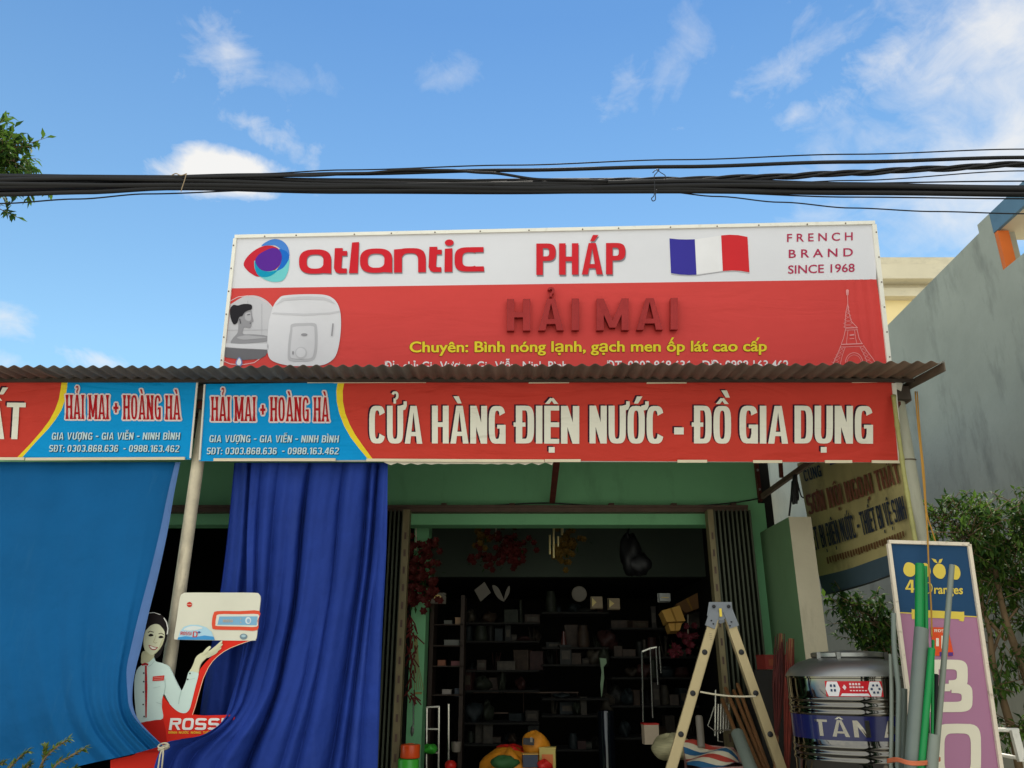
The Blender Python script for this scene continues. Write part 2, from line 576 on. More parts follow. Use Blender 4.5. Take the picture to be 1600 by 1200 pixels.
def glyph(ch, o):
    W, sx, sy, p, fl = o['W'], o['sx'], o['sy'], o.get('p', .62), o.get('flare', 0)
    S = []

    def stem(x, y0=0, y1=1, s=None):
        s = s or sx
        S.append(rect(x, y0, x + s, y1))
        if fl:
            if y0 == 0:
                S.append([[(x - fl, 0), (x + s + fl, 0), (x + s, .2), (x, .2)]])
            if y1 == 1:
                S.append([[(x, .8), (x + s, .8), (x + s + fl, 1), (x - fl, 1)]])

    def half(x0, y0, x1, y1):
        m = (x0 + x1) / 2
        S.append(rect(x0 + sx * .5, y0, m, y0 + sy))
        S.append(rect(x0 + sx * .5, y1 - sy, m, y1))
        S.append(ring(x0, y0, x1, y1, sx, sy, -90, 90, p))
    w = W
    if ch == 'I':
        stem(0)
        w = sx
    elif ch == 'H':
        stem(0), stem(W - sx), S.append(rect(sx, .5 - sy / 2, W - sx, .5 + sy / 2))
    elif ch == 'A':
        w = W * 1.08
        S.append([[(0, 0), (sx * .95, 0), (w / 2 + sx * .12, 1), (w / 2 - sx * .55, 1)]])
        S.append([[(w - sx * .95, 0), (w, 0), (w / 2 + sx * .55, 1), (w / 2 - sx * .12, 1)]])
        S.append(rect(w * .22, .2, w * .78, .2 + sy * .9))
        if fl:
            S.append([[(-fl, 0), (sx + fl, 0), (sx, .14), (.02, .14)]])
            S.append([[(w - sx - fl, 0), (w + fl, 0), (w - .02, .14), (w - sx, .14)]])
    elif ch == 'N':
        stem(0), stem(W - sx), S.append([[(0, 1), (sx * 1.05, 1), (W, 0), (W - sx * 1.05, 0)]])
    elif ch == 'M':
        w = W * 1.32
        stem(0), stem(w - sx)
        S.append([[(0, 1), (sx, 1), (w / 2 + sx * .42, .08), (w / 2 - sx * .42, .08)]])
        S.append([[(w, 1), (w - sx, 1), (w / 2 - sx * .42, .08), (w / 2 + sx * .42, .08)]])
    elif ch == 'E':
        w = W * .82
        stem(0)
        for y in (0, .5 - sy / 2, 1 - sy):
            S.append(rect(sx, y, w, y + sy))
    elif ch == 'F':
        w = W * .8
        stem(0)
        for y in (.46 - sy / 2, 1 - sy):
            S.append(rect(sx, y, w, y + sy))
    elif ch == 'T':
        w = W * .95
        S.append(rect(0, 1 - sy, w, 1)), stem((w - sx) / 2, 0, 1 - sy * .5)
    elif ch == 'L':
        w = W * .8
        stem(0), S.append(rect(sx, 0, w, sy))
    elif ch in 'DĐ':
        stem(0), half(0, 0, W, 1)
        if ch == 'Đ':
            S.append(rect(-sx * .35, .5 - sy * .45, sx * 1.5, .5 + sy * .45))
    elif ch in 'PRB':
        stem(0)
        lo = .44 if ch != 'B' else .5 - sy / 2
        half(0, lo, W, 1)
        if ch == 'R':
            S.append([[(W * .42, lo + sy * .3), (W * .42 + sx, lo + sy * .3), (W * 1.03, 0), (W * 1.03 - sx * 1.05, 0)]])
        if ch == 'B':
            half(0, 0, W * 1.02, .5 + sy / 2)
    elif ch == 'K':
        stem(0)
        S.append([[(sx, .35), (sx, .58), (W - sx, 1), (W, 1)]])
        S.append([[(sx * 1.2, .5), (sx * 1.8, .62), (W * 1.02, 0), (W * 1.02 - sx, 0)]])
    elif ch == 'V':
        w = W * 1.06
        S.append([[(0, 1), (sx * .95, 1), (w / 2 + sx * .12, 0), (w / 2 - sx * .5, 0)]])
        S.append([[(w - sx * .95, 1), (w, 1), (w / 2 + sx * .5, 0), (w / 2 - sx * .12, 0)]])
    elif ch == 'U':
        S.append(rect(0, .4, sx, 1)), S.append(rect(W - sx, .4, W, 1))
        S.append(ring(0, 0, W, .8, sx, sy, 180, 360, p))
        if fl:
            S.append([[(0, .8), (sx, .8), (sx + fl, 1), (-fl, 1)]])
    elif ch in 'O0':
        w = W if ch == 'O' else W * .95
        S.append(ring(0, 0, w, 1, sx, sy, 0, 360, p))
    elif ch == 'C':
        S.append(ring(0, 0, W, 1, sx, sy, 28, 332, p))
    elif ch == 'G':
        S.append(ring(0, 0, W, 1, sx, sy, 28, 330, p))
        S.append(rect(W - sx, 0, W, .5)), S.append(rect(W * .5, .5 - sy * .8, W - sx * .5, .5))
    elif ch == 'S':
        S.append(ring(0, .5 - sy / 2, W, 1, sx, sy, 15, 270, p)), S.append(ring(0, 0, W, .5 + sy / 2, sx, sy, 90, -165, p))
    elif ch == '1':
        w = W * .6
        stem(w - sx), S.append([[(0, .72), (w - sx, .84), (w - sx, 1), (w - sx * 1.1, 1), (0, .86)]])
    elif ch == '2':
        S.append(ring(0, .5, W, 1, sx, sy, 170, -30, p)), S.append(rect(0, 0, W, sy))
        S.append([[(0, sy), (sx * 1.1, sy), (W, .62), (W - sx * .8, .62)]])
    elif ch == '3':
        S.append(ring(0, .5 - sy / 2, W, 1, sx, sy, 165, -90, p)), S.append(ring(0, 0, W, .5 + sy / 2, sx, sy, 90, -165, p))
    elif ch == '4':
        stem(W * .62), S.append(rect(0, .22, W, .22 + sy)), S.append([[(0, .3), (sx * .9, .3), (W * .75, 1), (W * .5, 1)]])
    elif ch == '5':
        S.append(rect(0, 1 - sy, W, 1)), S.append(rect(0, .5, sx, 1)), S.append(ring(0, 0, W, .62, sx, sy, 130, -165, p))
    elif ch == '6':
        S.append(ring(0, 0, W, .6, sx, sy, 0, 360, p)), S.append(ring(0, 0, W, 1, sx, sy, 30, 200, p))
    elif ch == '8':
        S.append(ring(0, .5 - sy / 2, W, 1, sx, sy, 0, 360, p)), S.append(ring(0, 0, W, .5 + sy / 2, sx, sy, 0, 360, p))
    elif ch == '9':
        S.append(ring(0, .4, W, 1, sx, sy, 0, 360, p)), S.append(ring(0, 0, W, 1, sx, sy, 210, 380, p))
    elif ch == '-':
        w = W * .6
        S.append(rect(0, .38, w, .38 + sy * 1.15))
    elif ch == '.':
        w = sx
        S.append(rect(0, 0, sx, .16))
    elif ch == ':':
        w = sx
        S.append(rect(0, 0, sx, .16)), S.append(rect(0, .5, sx, .66))
    elif ch == '+':
        w = W * .8
        S.append(rect(0, .42, w, .42 + sx * .8)), S.append(rect(w / 2 - sx / 2, .42 + sx * .4 - w * .6, w / 2 + sx / 2, .42 + sx * .4 + w * .6))
    return S, w


def marks(cs, w, o):
    S = []
    sx = o['sx']
    c = w / 2
    k = o.get('mk', 1.0)
    circ = '\u0302' in cs
    top = 1.06 + (.17 * k if circ else 0)
    if circ:
        S.append([[(c - .17 * k, 1.05), (c - .06 * k, 1.05), (c + .04 * k, 1.19), (c - .04 * k, 1.21)]])
        S.append([[(c + .06 * k, 1.05), (c + .17 * k, 1.05), (c + .04 * k, 1.21), (c - .04 * k, 1.19)]])
    for m in cs:
        if m == '\u0301':
            dx = .14 * k if circ else 0
            S.append([[(c - .06 * k + dx, top), (c + .05 * k + dx, top), (c + .17 * k + dx, top + .2 * k), (c + .02 * k + dx, top + .2 * k)]])
        elif m == '\u0300':
            dx = .14 * k if circ else 0
            S.append([[(c + .06 * k + dx, top), (c - .05 * k + dx, top), (c - .17 * k + dx, top + .2 * k), (c - .02 * k + dx, top + .2 * k)]])
        elif m == '\u0309':
            S.append(ring(c - .1 * k, top + .1 * k, c + .1 * k, top + .34 * k, .07 * k, .065 * k, 165, -80, .8))
            S.append(rect(c - .045 * k, top, c + .03 * k, top + .14 * k))
        elif m == '\u0303':
            S.append([[(c - .2 * k, top), (c - .12 * k, top), (c - .05 * k, top + .07 * k), (c - .09 * k, top + .14 * k)],
                      [(c - .05 * k, top + .07 * k), (c + .07 * k, top + .02 * k), (c + .05 * k, top + .1 * k), (c - .09 * k, top + .14 * k)],
                      [(c + .07 * k, top + .02 * k), (c + .2 * k, top + .14 * k), (c + .12 * k, top + .14 * k), (c + .05 * k, top + .1 * k)]])
        elif m == '\u0323':
            S.append(rect(c - .075 * k, -.24, c + .075 * k, -.09))
        elif m == '\u031b':
            S.append([[(w - sx * .6, .86), (w + .06, .9), (w + .1, 1.0), (w + .1, 1.12), (w + .01, 1.12), (w + .01, 1.03), (w - sx * .6, 1.0)]])
    return S


def lettering(s, o):
    x = 0.0
    out = []
    for g in unicodedata.normalize('NFC', s):
        if g == ' ':
            x += o.get('space', o['W'] * .55)
            continue
        d = unicodedata.normalize('NFD', g)
        S, w = glyph(d[0], o)
        S = S + marks(d[1:], w, o)
        for st in S:
            out.append([[(a + x, b) for a, b in poly] for poly in st])
        x += w + o.get('gap', .07)
    return out, x - o.get('gap', .07)


def tx(s, o, bl, br, cap, shear=0.0):
    "lettering fitted between two baseline points in the photo, capitals cap pixels high"
    st, w = lettering(s, o)
    ux, uy = (br[0] - bl[0]) / w, (br[1] - bl[1]) / w
    return [[[(bl[0] + a * ux + b * cap * shear, bl[1] + a * uy - b * cap) for a, b in poly] for poly in one] for one in st]


def shift(st, dx, dy):
    return [[[(a + dx, b + dy) for a, b in poly] for poly in one] for one in st]


def outline(st, r, n=8):
    out = []
    for i in range(n):
        a = 2 * math.pi * i / n
        out += shift(st, r * math.cos(a), r * math.sin(a))
    return out


def font_text(s, bl, br, cap, off=0.02):
    "Blender's own built-in letters as strokes in photo pixels"
    c = bpy.data.curves.new('t', 'FONT')
    c.body = s
    c.offset = off
    c.resolution_u = 4
    ob = bpy.data.objects.new('t', c)
    COL.objects.link(ob)
    dg = bpy.context.evaluated_depsgraph_get()
    me = bpy.data.meshes.new_from_object(ob.evaluated_get(dg))
    vs = [v.co.copy() for v in me.vertices]
    fs = [list(p.vertices) for p in me.polygons]
    bpy.data.objects.remove(ob)
    bpy.data.curves.remove(c)
    bpy.data.meshes.remove(me)
    x0, x1 = min(v.x for v in vs), max(v.x for v in vs)
    H = .70
    k = 1 / (x1 - x0)
    out = []
    for f in fs:
        out.append([(bl[0] + (vs[i].x - x0) * k * (br[0] - bl[0]), bl[1] + (vs[i].x - x0) * k * (br[1] - bl[1]) - vs[i].y / H * cap) for i in f])
    return [out]


IMPACT = dict(W=.44, sx=.155, sy=.125, p=.6, gap=.045, space=.22, mk=.95)
BOLD = dict(W=.56, sx=.16, sy=.135, p=.66, gap=.09, space=.3)
SMALLB = dict(W=.5, sx=.15, sy=.14, p=.66, gap=.1, space=.3)
WEST = dict(W=.42, sx=.13, sy=.1, p=.75, gap=.1, space=.24, flare=.045, mk=.9)

# ================================================================== SETTING
WY = 7.3                       # depth of the shop's front wall
RZ = 3.52                      # roof height above the banner
mb = MB()
mb.add([(-80, -60, 0), (80, -60, 0), (80, 120, 0), (-80, 120, 0)], [(0, 1, 2, 3)])
mb.build('ground', ASPH, kind='structure')
mb = MB()
mb.box(-6, 4.55, 3.2, 7.2, -.05, .12)
mb.build('pavement', CONC, kind='structure')

# ---- shop building
shop = thing('shop_building', (-1, WY, 0), 'green painted shop house with a wide open doorway and folding steel gates', 'building')
T = .2
mb = MB()
zl = 2.82                      # lintel underside
xa, xb = -1.06, 1.86            # main doorway
xl, xm = -5.2, -1.95           # left doorway
mb.box(-7, xl, WY, WY + T, 0, 3.9)
mb.box(xm, xa, WY, WY + T, 0, zl)
mb.box(xb, 2.36, WY, WY + T, 0, 3.02)
mb.box(xl, xm, WY, WY + T, zl, 3.02)
mb.box(xa, xb, WY, WY + T, zl, 3.02)
mb.box(xm, xa, WY, WY + T, zl, 3.02)
mb.box(xl, 2.3, WY, WY + T, 3.02, 3.9)
mb.build('front_wall', GREEN, shop)
mb = MB()
mb.box(2.29, 2.475, 6.5, WY - .001, 0, 2.745)
fin = mb.build('side_wall', [GREENPALE, CREAM], shop)
for p in fin.data.polygons:
    if p.normal.y < -.5:
        p.material_index = 1
mb = MB()
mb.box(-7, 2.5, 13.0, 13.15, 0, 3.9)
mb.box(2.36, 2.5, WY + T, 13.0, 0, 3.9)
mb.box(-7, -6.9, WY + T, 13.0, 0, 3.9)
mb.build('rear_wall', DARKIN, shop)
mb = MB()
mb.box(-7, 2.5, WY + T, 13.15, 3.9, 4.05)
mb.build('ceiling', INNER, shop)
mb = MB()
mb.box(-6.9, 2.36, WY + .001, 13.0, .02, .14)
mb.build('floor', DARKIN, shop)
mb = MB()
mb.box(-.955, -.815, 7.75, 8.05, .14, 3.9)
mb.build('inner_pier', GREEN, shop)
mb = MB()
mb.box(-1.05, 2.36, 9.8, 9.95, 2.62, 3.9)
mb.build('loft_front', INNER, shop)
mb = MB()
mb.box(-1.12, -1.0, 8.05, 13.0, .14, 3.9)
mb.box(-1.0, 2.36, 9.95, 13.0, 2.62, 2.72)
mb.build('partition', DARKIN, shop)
# rail over the gates
mb = MB()
z0 = at(800, 801, WY - .06).z
mb.box(-5.2, 2.17, WY - .1, WY - .002, z0, z0 + .055)
mb.box(-5.2, 2.17, WY - .115, WY - .1, z0 + .04, z0 + .06)
rail = mb.build('gate_rail', STEELBROWN, shop)
for x in (-4.2, -3.3, -2.4, -.63, .0, .92, 1.5, 2.05):
    b2 = MB()
    b2.box(x - .025, x + .025, WY - .08, WY - .003, z0 + .0555, z0 + .085)
    b2.build('rail_bracket', STEELBROWN, shop)
# thin cable sagging along the wall over the rail
mb = MB()
pts = [(600, 792), (680, 791), (760, 790), (850, 786), (930, 790), (1010, 792), (1090, 790), (1150, 785), (1185, 779)]
mb.tube([at(x, y, WY - .03) for x, y in crom(pts, 50)], .006, 6)
mb.build('wall_cable', BLACKPL, shop)


def gate(x0, x1, n, post_at, post_w):
    g = MB()
    zt, zb = z0 - .004, .16
    k = n * 2
    prev = None
    vs, fs = [], []
    for i in range(k + 1):
        x = x0 + (x1 - x0) * i / k
        y = WY - (.05 if i % 2 else .2)
        for dx in (0,):
            vs += [(x, y, zb), (x, y, zt)]
    for i in range(k):
        fs.append((2 * i, 2 * i + 2, 2 * i + 3, 2 * i + 1))
    g.add(vs, fs)
    vs2 = [(v[0], v[1] + .004, v[2]) for v in vs]
    g.add(vs2, fs)
    for i in range(0, k + 1, 2):
        x = x0 + (x1 - x0) * i / k
        g.box(x - .008, x + .008, WY - .214, WY - .2005, zb, zt)
    o = g.build('folding_gate', GATE, shop)
    p = MB()
    p.box(post_at, post_at + post_w, WY - .23, WY - .12, .14, z0 - .003)
    for j in range(16):
        zz = .4 + j * .15
        p.box(post_at + post_w * .35, post_at + post_w * .65, WY - .236, WY - .2305, zz, zz + .06, 1)
    p.build('gate_post', [GATEPOST, STEELBROWN], o)


gate(-1.17, -.985, 5, -.982, .06)
gate(1.83, 2.15, 8, 1.765, .05)
# second gate, in front of the left bay, mostly behind the cloth
gate(-2.2, -1.98, 5, -2.262, .06)

# angle iron and the strut brackets that carry the canopy
canopy = thing('canopy', (0, 6.2, 0), 'corrugated rusty metal awning roof in front of the shop', 'awning')
mb = MB()
xs0, xs1 = -4.9, 2.93
cuts = [-4.9, -3.9, -3.3, -2.45, -1.62, -.75, .1, .75, 1.6, 2.3, 2.92]
sheetcols = [(110, 84, 70), (104, 82, 70), (98, 92, 86), (92, 92, 90), (98, 88, 80), (108, 84, 72), (102, 80, 68), (110, 86, 74), (104, 84, 72), (110, 90, 74)]
YF, YB = 5.0, 7.28


def roofz(y):
    return RZ + .03 + (y - 5.42) * .085


for i in range(len(cuts) - 1):
    x0, x1 = cuts[i], cuts[i + 1] + .03
    lift = .004 * (i % 2) + rnd.uniform(0, .006)
    jog = rnd.uniform(-.012, .012)
    nx = int((x1 - x0) / .0114)
    m = MB()
    rows = [0, 5.4, 6.2, 7.0, YB]
    vs = []
    for sgn in (0, 1):
        for y_ in rows:
            for j in range(nx + 1):
                x = x0 + (x1 - x0) * j / nx
                y = y_ or 5.10 - .0165 * (x + 3.6) + jog
                sag = .004 * math.sin(x * 2.1 + i)
                vs.append((x, y, roofz(y) + lift + sag + .0105 * math.sin(x / .0915 * 2 * math.pi) + .002 * sgn))
    w = nx + 1
    fs = []
    for b in range(len(rows) - 1):
        for j in range(nx):
            a = b * w + j
            fs.append((a, a + w, a + w + 1, a + 1))
            c = len(rows) * w + a
            fs.append((c, c + 1, c + w + 1, c + w))
    for j in range(nx):
        c = len(rows) * w
        fs.append((j, j + 1, c + j + 1, c + j))
    m.add(vs, fs)
    mm = mat('rusty_roof_sheet_%d' % i, sheetcols[i], .7, metal=.1, var=.22, vscale=5, stretch=(2, .5, 1),
             streak=((62, 50, 42), .6, (9, .8, 1), 1.5, .5))
    m.build('roof_sheet', mm, canopy, smooth=True)
m = MB()
zb3 = at(800, 595.5, 5.375).z
m.box(-4.9, 2.93, 5.375, 5.405, zb3, RZ + .03)
m.box(-4.9, 2.93, 5.46, 5.53, RZ - .1, RZ - .0)
m.box(-4.9, 2.98, 6.4, 6.45, roofz(6.4) - .07, roofz(6.4) - .016)
m.box(-4.9, 2.98, 7.18, 7.23, roofz(7.2) - .07, roofz(7.2) - .016)
m.build('purlin', mat('dark_purlin', (70, 60, 52), .8, var=.25, vscale=6), canopy)
for x in (-4.4, -2.29, .37, 2.84):
    m = MB()
    m.bar((x, 5.5, RZ - .13), (x, 7.22, RZ + .02), .05, .05)
    m.build('rafter', RUST, canopy)
m = MB()
m.bar((.375, 7.28, at(862, 785, 7.28).z), (.375, 5.62, RZ - .14), .05, .03, w2=.06)
m.build('strut', RUST, canopy)
m = MB()
m.bar((2.325, 7.24, at(1188, 776, 7.24).z), (2.80, 5.62, RZ - .12), .03, .045)
m.build('strut', STEELBROWN, canopy)
m = MB()
m.bar(at(1221, 746, 6.75), at(1221, 716, 6.75) + Vector((0, 0, .25)), .03, .03)
m.build('strut', RUST, canopy)
m = MB()
zt_, zb_ = at(1180, 715, WY - .02).z, at(1184, 783, WY - .02).z
m.box(2.3005, 2.345, WY - .006, WY + .06, zb_, zt_ + .3)
m.box(2.3005, 2.306, WY - .05, WY - .0065, zb_, zt_ + .3)
iron = m.build('angle_iron', RUST, canopy)
for zz in (at(1181, 735, WY).z, at(1183, 765, WY).z):
    q = MB()
    q.lathe((2.325, WY - .0062, zz), (2.325, WY - .05, zz), [(0, 0), (.012, 0), (.012, .012), (0, .013)], 8)
    q.build('bolt', STEELDULL, iron)
m = MB()
m.bar((2.94, 4.985, roofz(4.985) - .022), (2.94, 5.64, roofz(5.64) - .022), .008, .062)
m.build('end_flashing', mat('grey_brown_flashing', (104, 92, 78), .6, metal=.2, var=.15, vscale=6), canopy)
# posts
m = MB()
m.tube([(-2.297, 5.6, .1), (-2.297, 5.6, 1.6), (-2.293, 5.6, RZ - .06)], [.046, .045, .044], 20)
post = m.build('post', POLE, canopy, smooth='auto')
m = MB()
m.lathe((2.862, 5.56, .1), (2.862, 5.56, 4), [(0, 0), (.06, 0), (.06, .9), (.066, .905), (.066, 1.0), (.06, 1.005), (.06, RZ - .2), (0, RZ - .199)], 24)
post2 = m.build('post', PVCPOST, canopy, smooth='auto')
m = MB()
zr = at(1424, 716, 5.5).z
m.tube([(2.862 + .064 * math.cos(R(a)), 5.56 + .064 * math.sin(R(a)), zr + .006 * math.sin(R(a))) for a in range(0, 361, 20)], .004, 5)
m.build('tie_wire', STEELBROWN, post2)
m = MB()
m.box(2.79, 2.95, 5.5, 5.62, RZ - .098, RZ - .085)
m.box(2.84, 2.9, 5.54, 5.6, RZ - .084, RZ + .02)
m.build('post_cap', STEELBROWN, canopy)

# ---- grey neighbour house on the right
NX = 4.6
house = thing('grey_house', (5.5, 8, 0), 'grey rendered house with a stained side wall, blue beam and orange jamb', 'building')
pA, pB = atx(1533, 350, NX), atx(1387, 508, NX)
yj = atx(1553, 364, NX).y
zsill = atx(1566, 423, NX).z
zlint = atx(1553, 364, NX).z
ztop = atx(1536, 343, NX).z
zwall = atx(1532, 362, NX).z
m = MB()
zb2 = pB.z - (pA.z - pB.z) * 0 - .06
prof = [(NX, pA.y + .06, 0), (NX, 18, 0), (NX, 18, pB.z - .1), (NX, pB.y, pB.z), (NX, pA.y + .06, zwall)]
k = len(prof)
m.add(prof + [(NX + .2, y, z) for _, y, z in prof], [tuple(range(k)), tuple(range(2 * k - 1, k - 1, -1))] + [(a, k + a, k + (a + 1) % k, (a + 1) % k) for a in range(k)])
m.box(NX, NX + .2, yj, pA.y + .06, 0, ztop)
m.box(NX, NX + .2, 2.2, yj, 0, zsill)
m.build('side_wall', GREYWALL, house)
m = MB()
m.box(NX - .003, NX + .03, 2.2, yj, zlint, ztop - .002)
m.build('beam', BLUEBEAM, house)
m = MB()
m.box(NX + .0305, 9.0, 2.2, pA.y - .0, zlint + .012, ztop - .03)
m.build('veranda_slab', SOFFIT, house)
m = MB()
m.box(NX + .004, NX + .11, yj - .05, yj - .001, zsill + .003, zlint - .003)
m.build('jamb', ORANGE, house)
m = MB()
m.box(NX + .2, 9, 6, 17.5, 0, zsill - .5)
m.build('block', GREYWALL, house)

# ---- cream house far behind
ch = thing('cream_house', (5, 16, 0), 'cream house behind with a stepped cornice along its flat roof', 'building')
CY = 16.0
zz = [at(1430, y, CY - .3).z for y in (402, 418, 428, 440, 447, 460)]
x0, x1 = at(1320, 420, CY).x, 13.0
m = MB()
m.box(x0, x1, CY, CY + 6, 0, zz[5])
m.build('wall', CREAMW, ch)
m = MB()
m.box(x0 - .1, x1, CY - .22, CY + 6, zz[5] + .002, zz[4])
m.box(x0 - .05, x1, CY - .12, CY + 6, zz[4] + .001, zz[3])
m.box(x0 - .2, x1, CY - .45, CY + 6, zz[3] + .001, zz[1])
m.build('cornice', CREAMT, ch)
m = MB()
m.box(x0 - .1, x1, CY - .3, CY - .1, zz[1] + .001, zz[0])
m.build('parapet', CREAMT, ch)

# ---- vent block wall closing the side passage
m = MB()
vy = 13.9
p0, p1 = at(1186, 824, vy), at(1206, 792, vy)
m.box(2.52, NX, vy, vy + .12, 0, p0.z)
n = 5
bs = (p1.z - p0.z) / n
for r_ in range(n):
    for c in range(9):
        xx, z_ = p0.x + .02 + c * bs, p0.z + r_ * bs
        if xx + bs > NX:
            continue
        a = (xx, vy + .06, z_ + .004)
        m.bar((xx + .01, vy + .06, z_), (xx + bs - .01, vy + .06, z_ + bs), .1, .035, side=Vector((0, 1, 0)))
        m.bar((xx, vy + .06, z_), (xx + bs, vy + .06, z_), .12, .02, side=Vector((0, 1, 0)))
        m.bar((xx, vy + .06, z_), (xx, vy + .06, z_ + bs), .11, .02, side=Vector((0, 1, 0)))
m.box(2.52, NX, vy, vy + .12, p1.z, p1.z + .5)
m.build('vent_block_wall', CREAM, label='openwork block wall closing the passage beside the green shop', cat='wall')

# ================================================================== ROOF SIGN
def z1(x, y):      # reading frames used while tracing the photo
    return (x / 2.963 + 340, y / 2.963 + 340)


def z2(x, y):
    return (x / 2.963 + 860, y / 2.963 + 340)


SP = Plane((0, 5.65, 3.6), (0, -1, -.114))
sign = thing('roof_sign', (.35, 5.65, 3.55), 'huge white over red shop sign standing on the awning roof', 'shop sign')
TL, TR, BL, BR = (367.5, 370.5), (1366, 348.5), (345, 585), (1391, 582)
BLc, BRc = (360.8, 450.5), (1369.5, 436.5)
WP, RP = (222, 221, 226), (208, 68, 64)
# backing box with real depth
m = MB()
q = [SP.pt(*p, -.012) for p in (TL, TR, BR, BL)]
qb = [v + Vector((0, .1, 0)) for v in q]
m.add(q + qb, [(0, 1, 2, 3), (7, 6, 5, 4), (0, 4, 5, 1), (1, 5, 6, 2), (2, 6, 7, 3), (3, 7, 4, 0)])
m.build('backing', GREYWALL, sign)
# canvas as a fine grid so that it can pucker
CW = mat('sign_canvas_white', WP, .5, var=.03, vscale=1.5, spec=.15, bump=.06, bscale=90, wrinkle=.03)
CR = mat('sign_canvas_red', RP, .5, var=.05, vscale=1.2, spec=.15, wrinkle=.18)


def grid(name, corners, m_, pl, off, parent, nx=60, ny=16, fn=None):
    b = MB()
    (ax, ay), (bx, by), (cx, cy), (dx, dy) = corners     # TL TR BR BL
    vs = []
    for j in range(ny + 1):
        v = j / ny
        for i in range(nx + 1):
            u = i / nx
            px = (ax * (1 - u) + bx * u) * (1 - v) + (dx * (1 - u) + cx * u) * v
            py = (ay * (1 - u) + by * u) * (1 - v) + (dy * (1 - u) + cy * u) * v
            vs.append(pl.pt(px, py, off + (fn(u, v) if fn else 0)))
    w = nx + 1
    b.add(vs, [(j * w + i, (j + 1) * w + i, (j + 1) * w + i + 1, j * w + i + 1) for j in range(ny) for i in range(nx)])
    return b.build(name, m_, parent, smooth=True)


def pucker(u, v):
    e = max(0, (u - .93) / .07)
    return .007 * e * math.sin(u * 420 + v * 2) * (1 - .3 * v) * (1 if e < 1 else 0)


grid('white_canvas', (TL, TR, BRc, BLc), CW, SP, 0, sign)
grid('red_canvas', (BLc, BRc, BR, BL), CR, SP, 0, sign, 220, 8, lambda u, v: (pucker(u, v) if u < .995 else 0))
# frame of pale angle strips
m = MB()
nrm = SP.n


def strip(m, a, b, w, out=.016):
    A, B = SP.pt(*a, out / 2), SP.pt(*b, out / 2)
    m.bar(A, B, out, w, side=nrm)


strip(m, TL, TR, .028)
strip(m, (TL[0] + .5, TL[1] + 3), (BL[0] + .5, BL[1]), .026)
strip(m, (TR[0] - 1, TR[1] + 3), (BR[0] - 1, BR[1]), .034)
fr = m.build('frame', WHITEFRAME, sign)
m = MB()
for i in range(14):
    t = (i + .5) / 14
    p = SP.pt(TL[0] + (TR[0] - TL[0]) * t + rnd.uniform(-12, 12), TL[1] + (TR[1] - TL[1]) * t + 1, .0165)
    m.lathe(p, p + nrm * .004, [(0.006, 0), (.006, .003), (0, .004)], 6)
for a, b in ((TL, BL), (TR, BR)):
    for i in range(6):
        t = (i + .4) / 6
        p = SP.pt(a[0] + (b[0] - a[0]) * t, a[1] + (b[1] - a[1]) * t, .0165)
        m.lathe(p, p + nrm * .004, [(0.006, 0), (.006, .003), (0, .004)], 6)
m.build('frame_screws', STEELBROWN, fr)
# props behind
m = MB()
for px in (420, 700, 1000, 1320):
    p = SP.pt(px, 400, -.12)
    m.bar(p, (p.x, 6.9, roofz(6.9) + .02), .04, .04)
m.build('prop', RUST, sign)

# emblem
Z = lambda L_: [z1(*p) for p in L_]
em = fill('emblem', pm((200, 40, 56)), [smooth_poly(Z([(121, 216), (138, 182), (175, 150), (215, 132), (255, 132), (285, 148), (298, 178), (294, 210), (270, 240), (235, 258), (190, 274), (160, 262), (135, 242)]))], SP, .003, sign)
fill('emblem_lobe', pm((74, 132, 212)), [smooth_poly(Z([(203, 131), (235, 108), (270, 100), (305, 112), (328, 142), (333, 180), (322, 160), (296, 148), (268, 130), (235, 129)]))], SP, .0035, em)
fill('emblem_lobe', pm((112, 200, 204)), [smooth_poly(Z([(170, 215), (176, 200), (215, 240), (265, 245), (300, 228), (331, 190), (331, 225), (322, 262), (303, 291), (269, 299), (230, 292), (194, 271), (175, 244)]))], SP, .004, em)
fill('emblem_lobe', pm((28, 106, 200)), [smooth_poly(Z([(285, 148), (300, 149), (322, 160), (332, 186), (318, 216), (300, 236), (274, 246), (292, 214), (298, 178)]))], SP, .0045, em)
fill('emblem_lobe', pm((10, 150, 186)), [smooth_poly(Z([(173, 205), (190, 232), (235, 252), (276, 245), (258, 264), (228, 276), (194, 272), (177, 248)]))], SP, .005, em)
fill('emblem_lobe', pm((92, 40, 150)), [smooth_poly(Z([(175, 203), (190, 174), (222, 154), (255, 142), (285, 150), (298, 180), (290, 215), (262, 243), (230, 250), (195, 238)]))], SP, .0055, em)

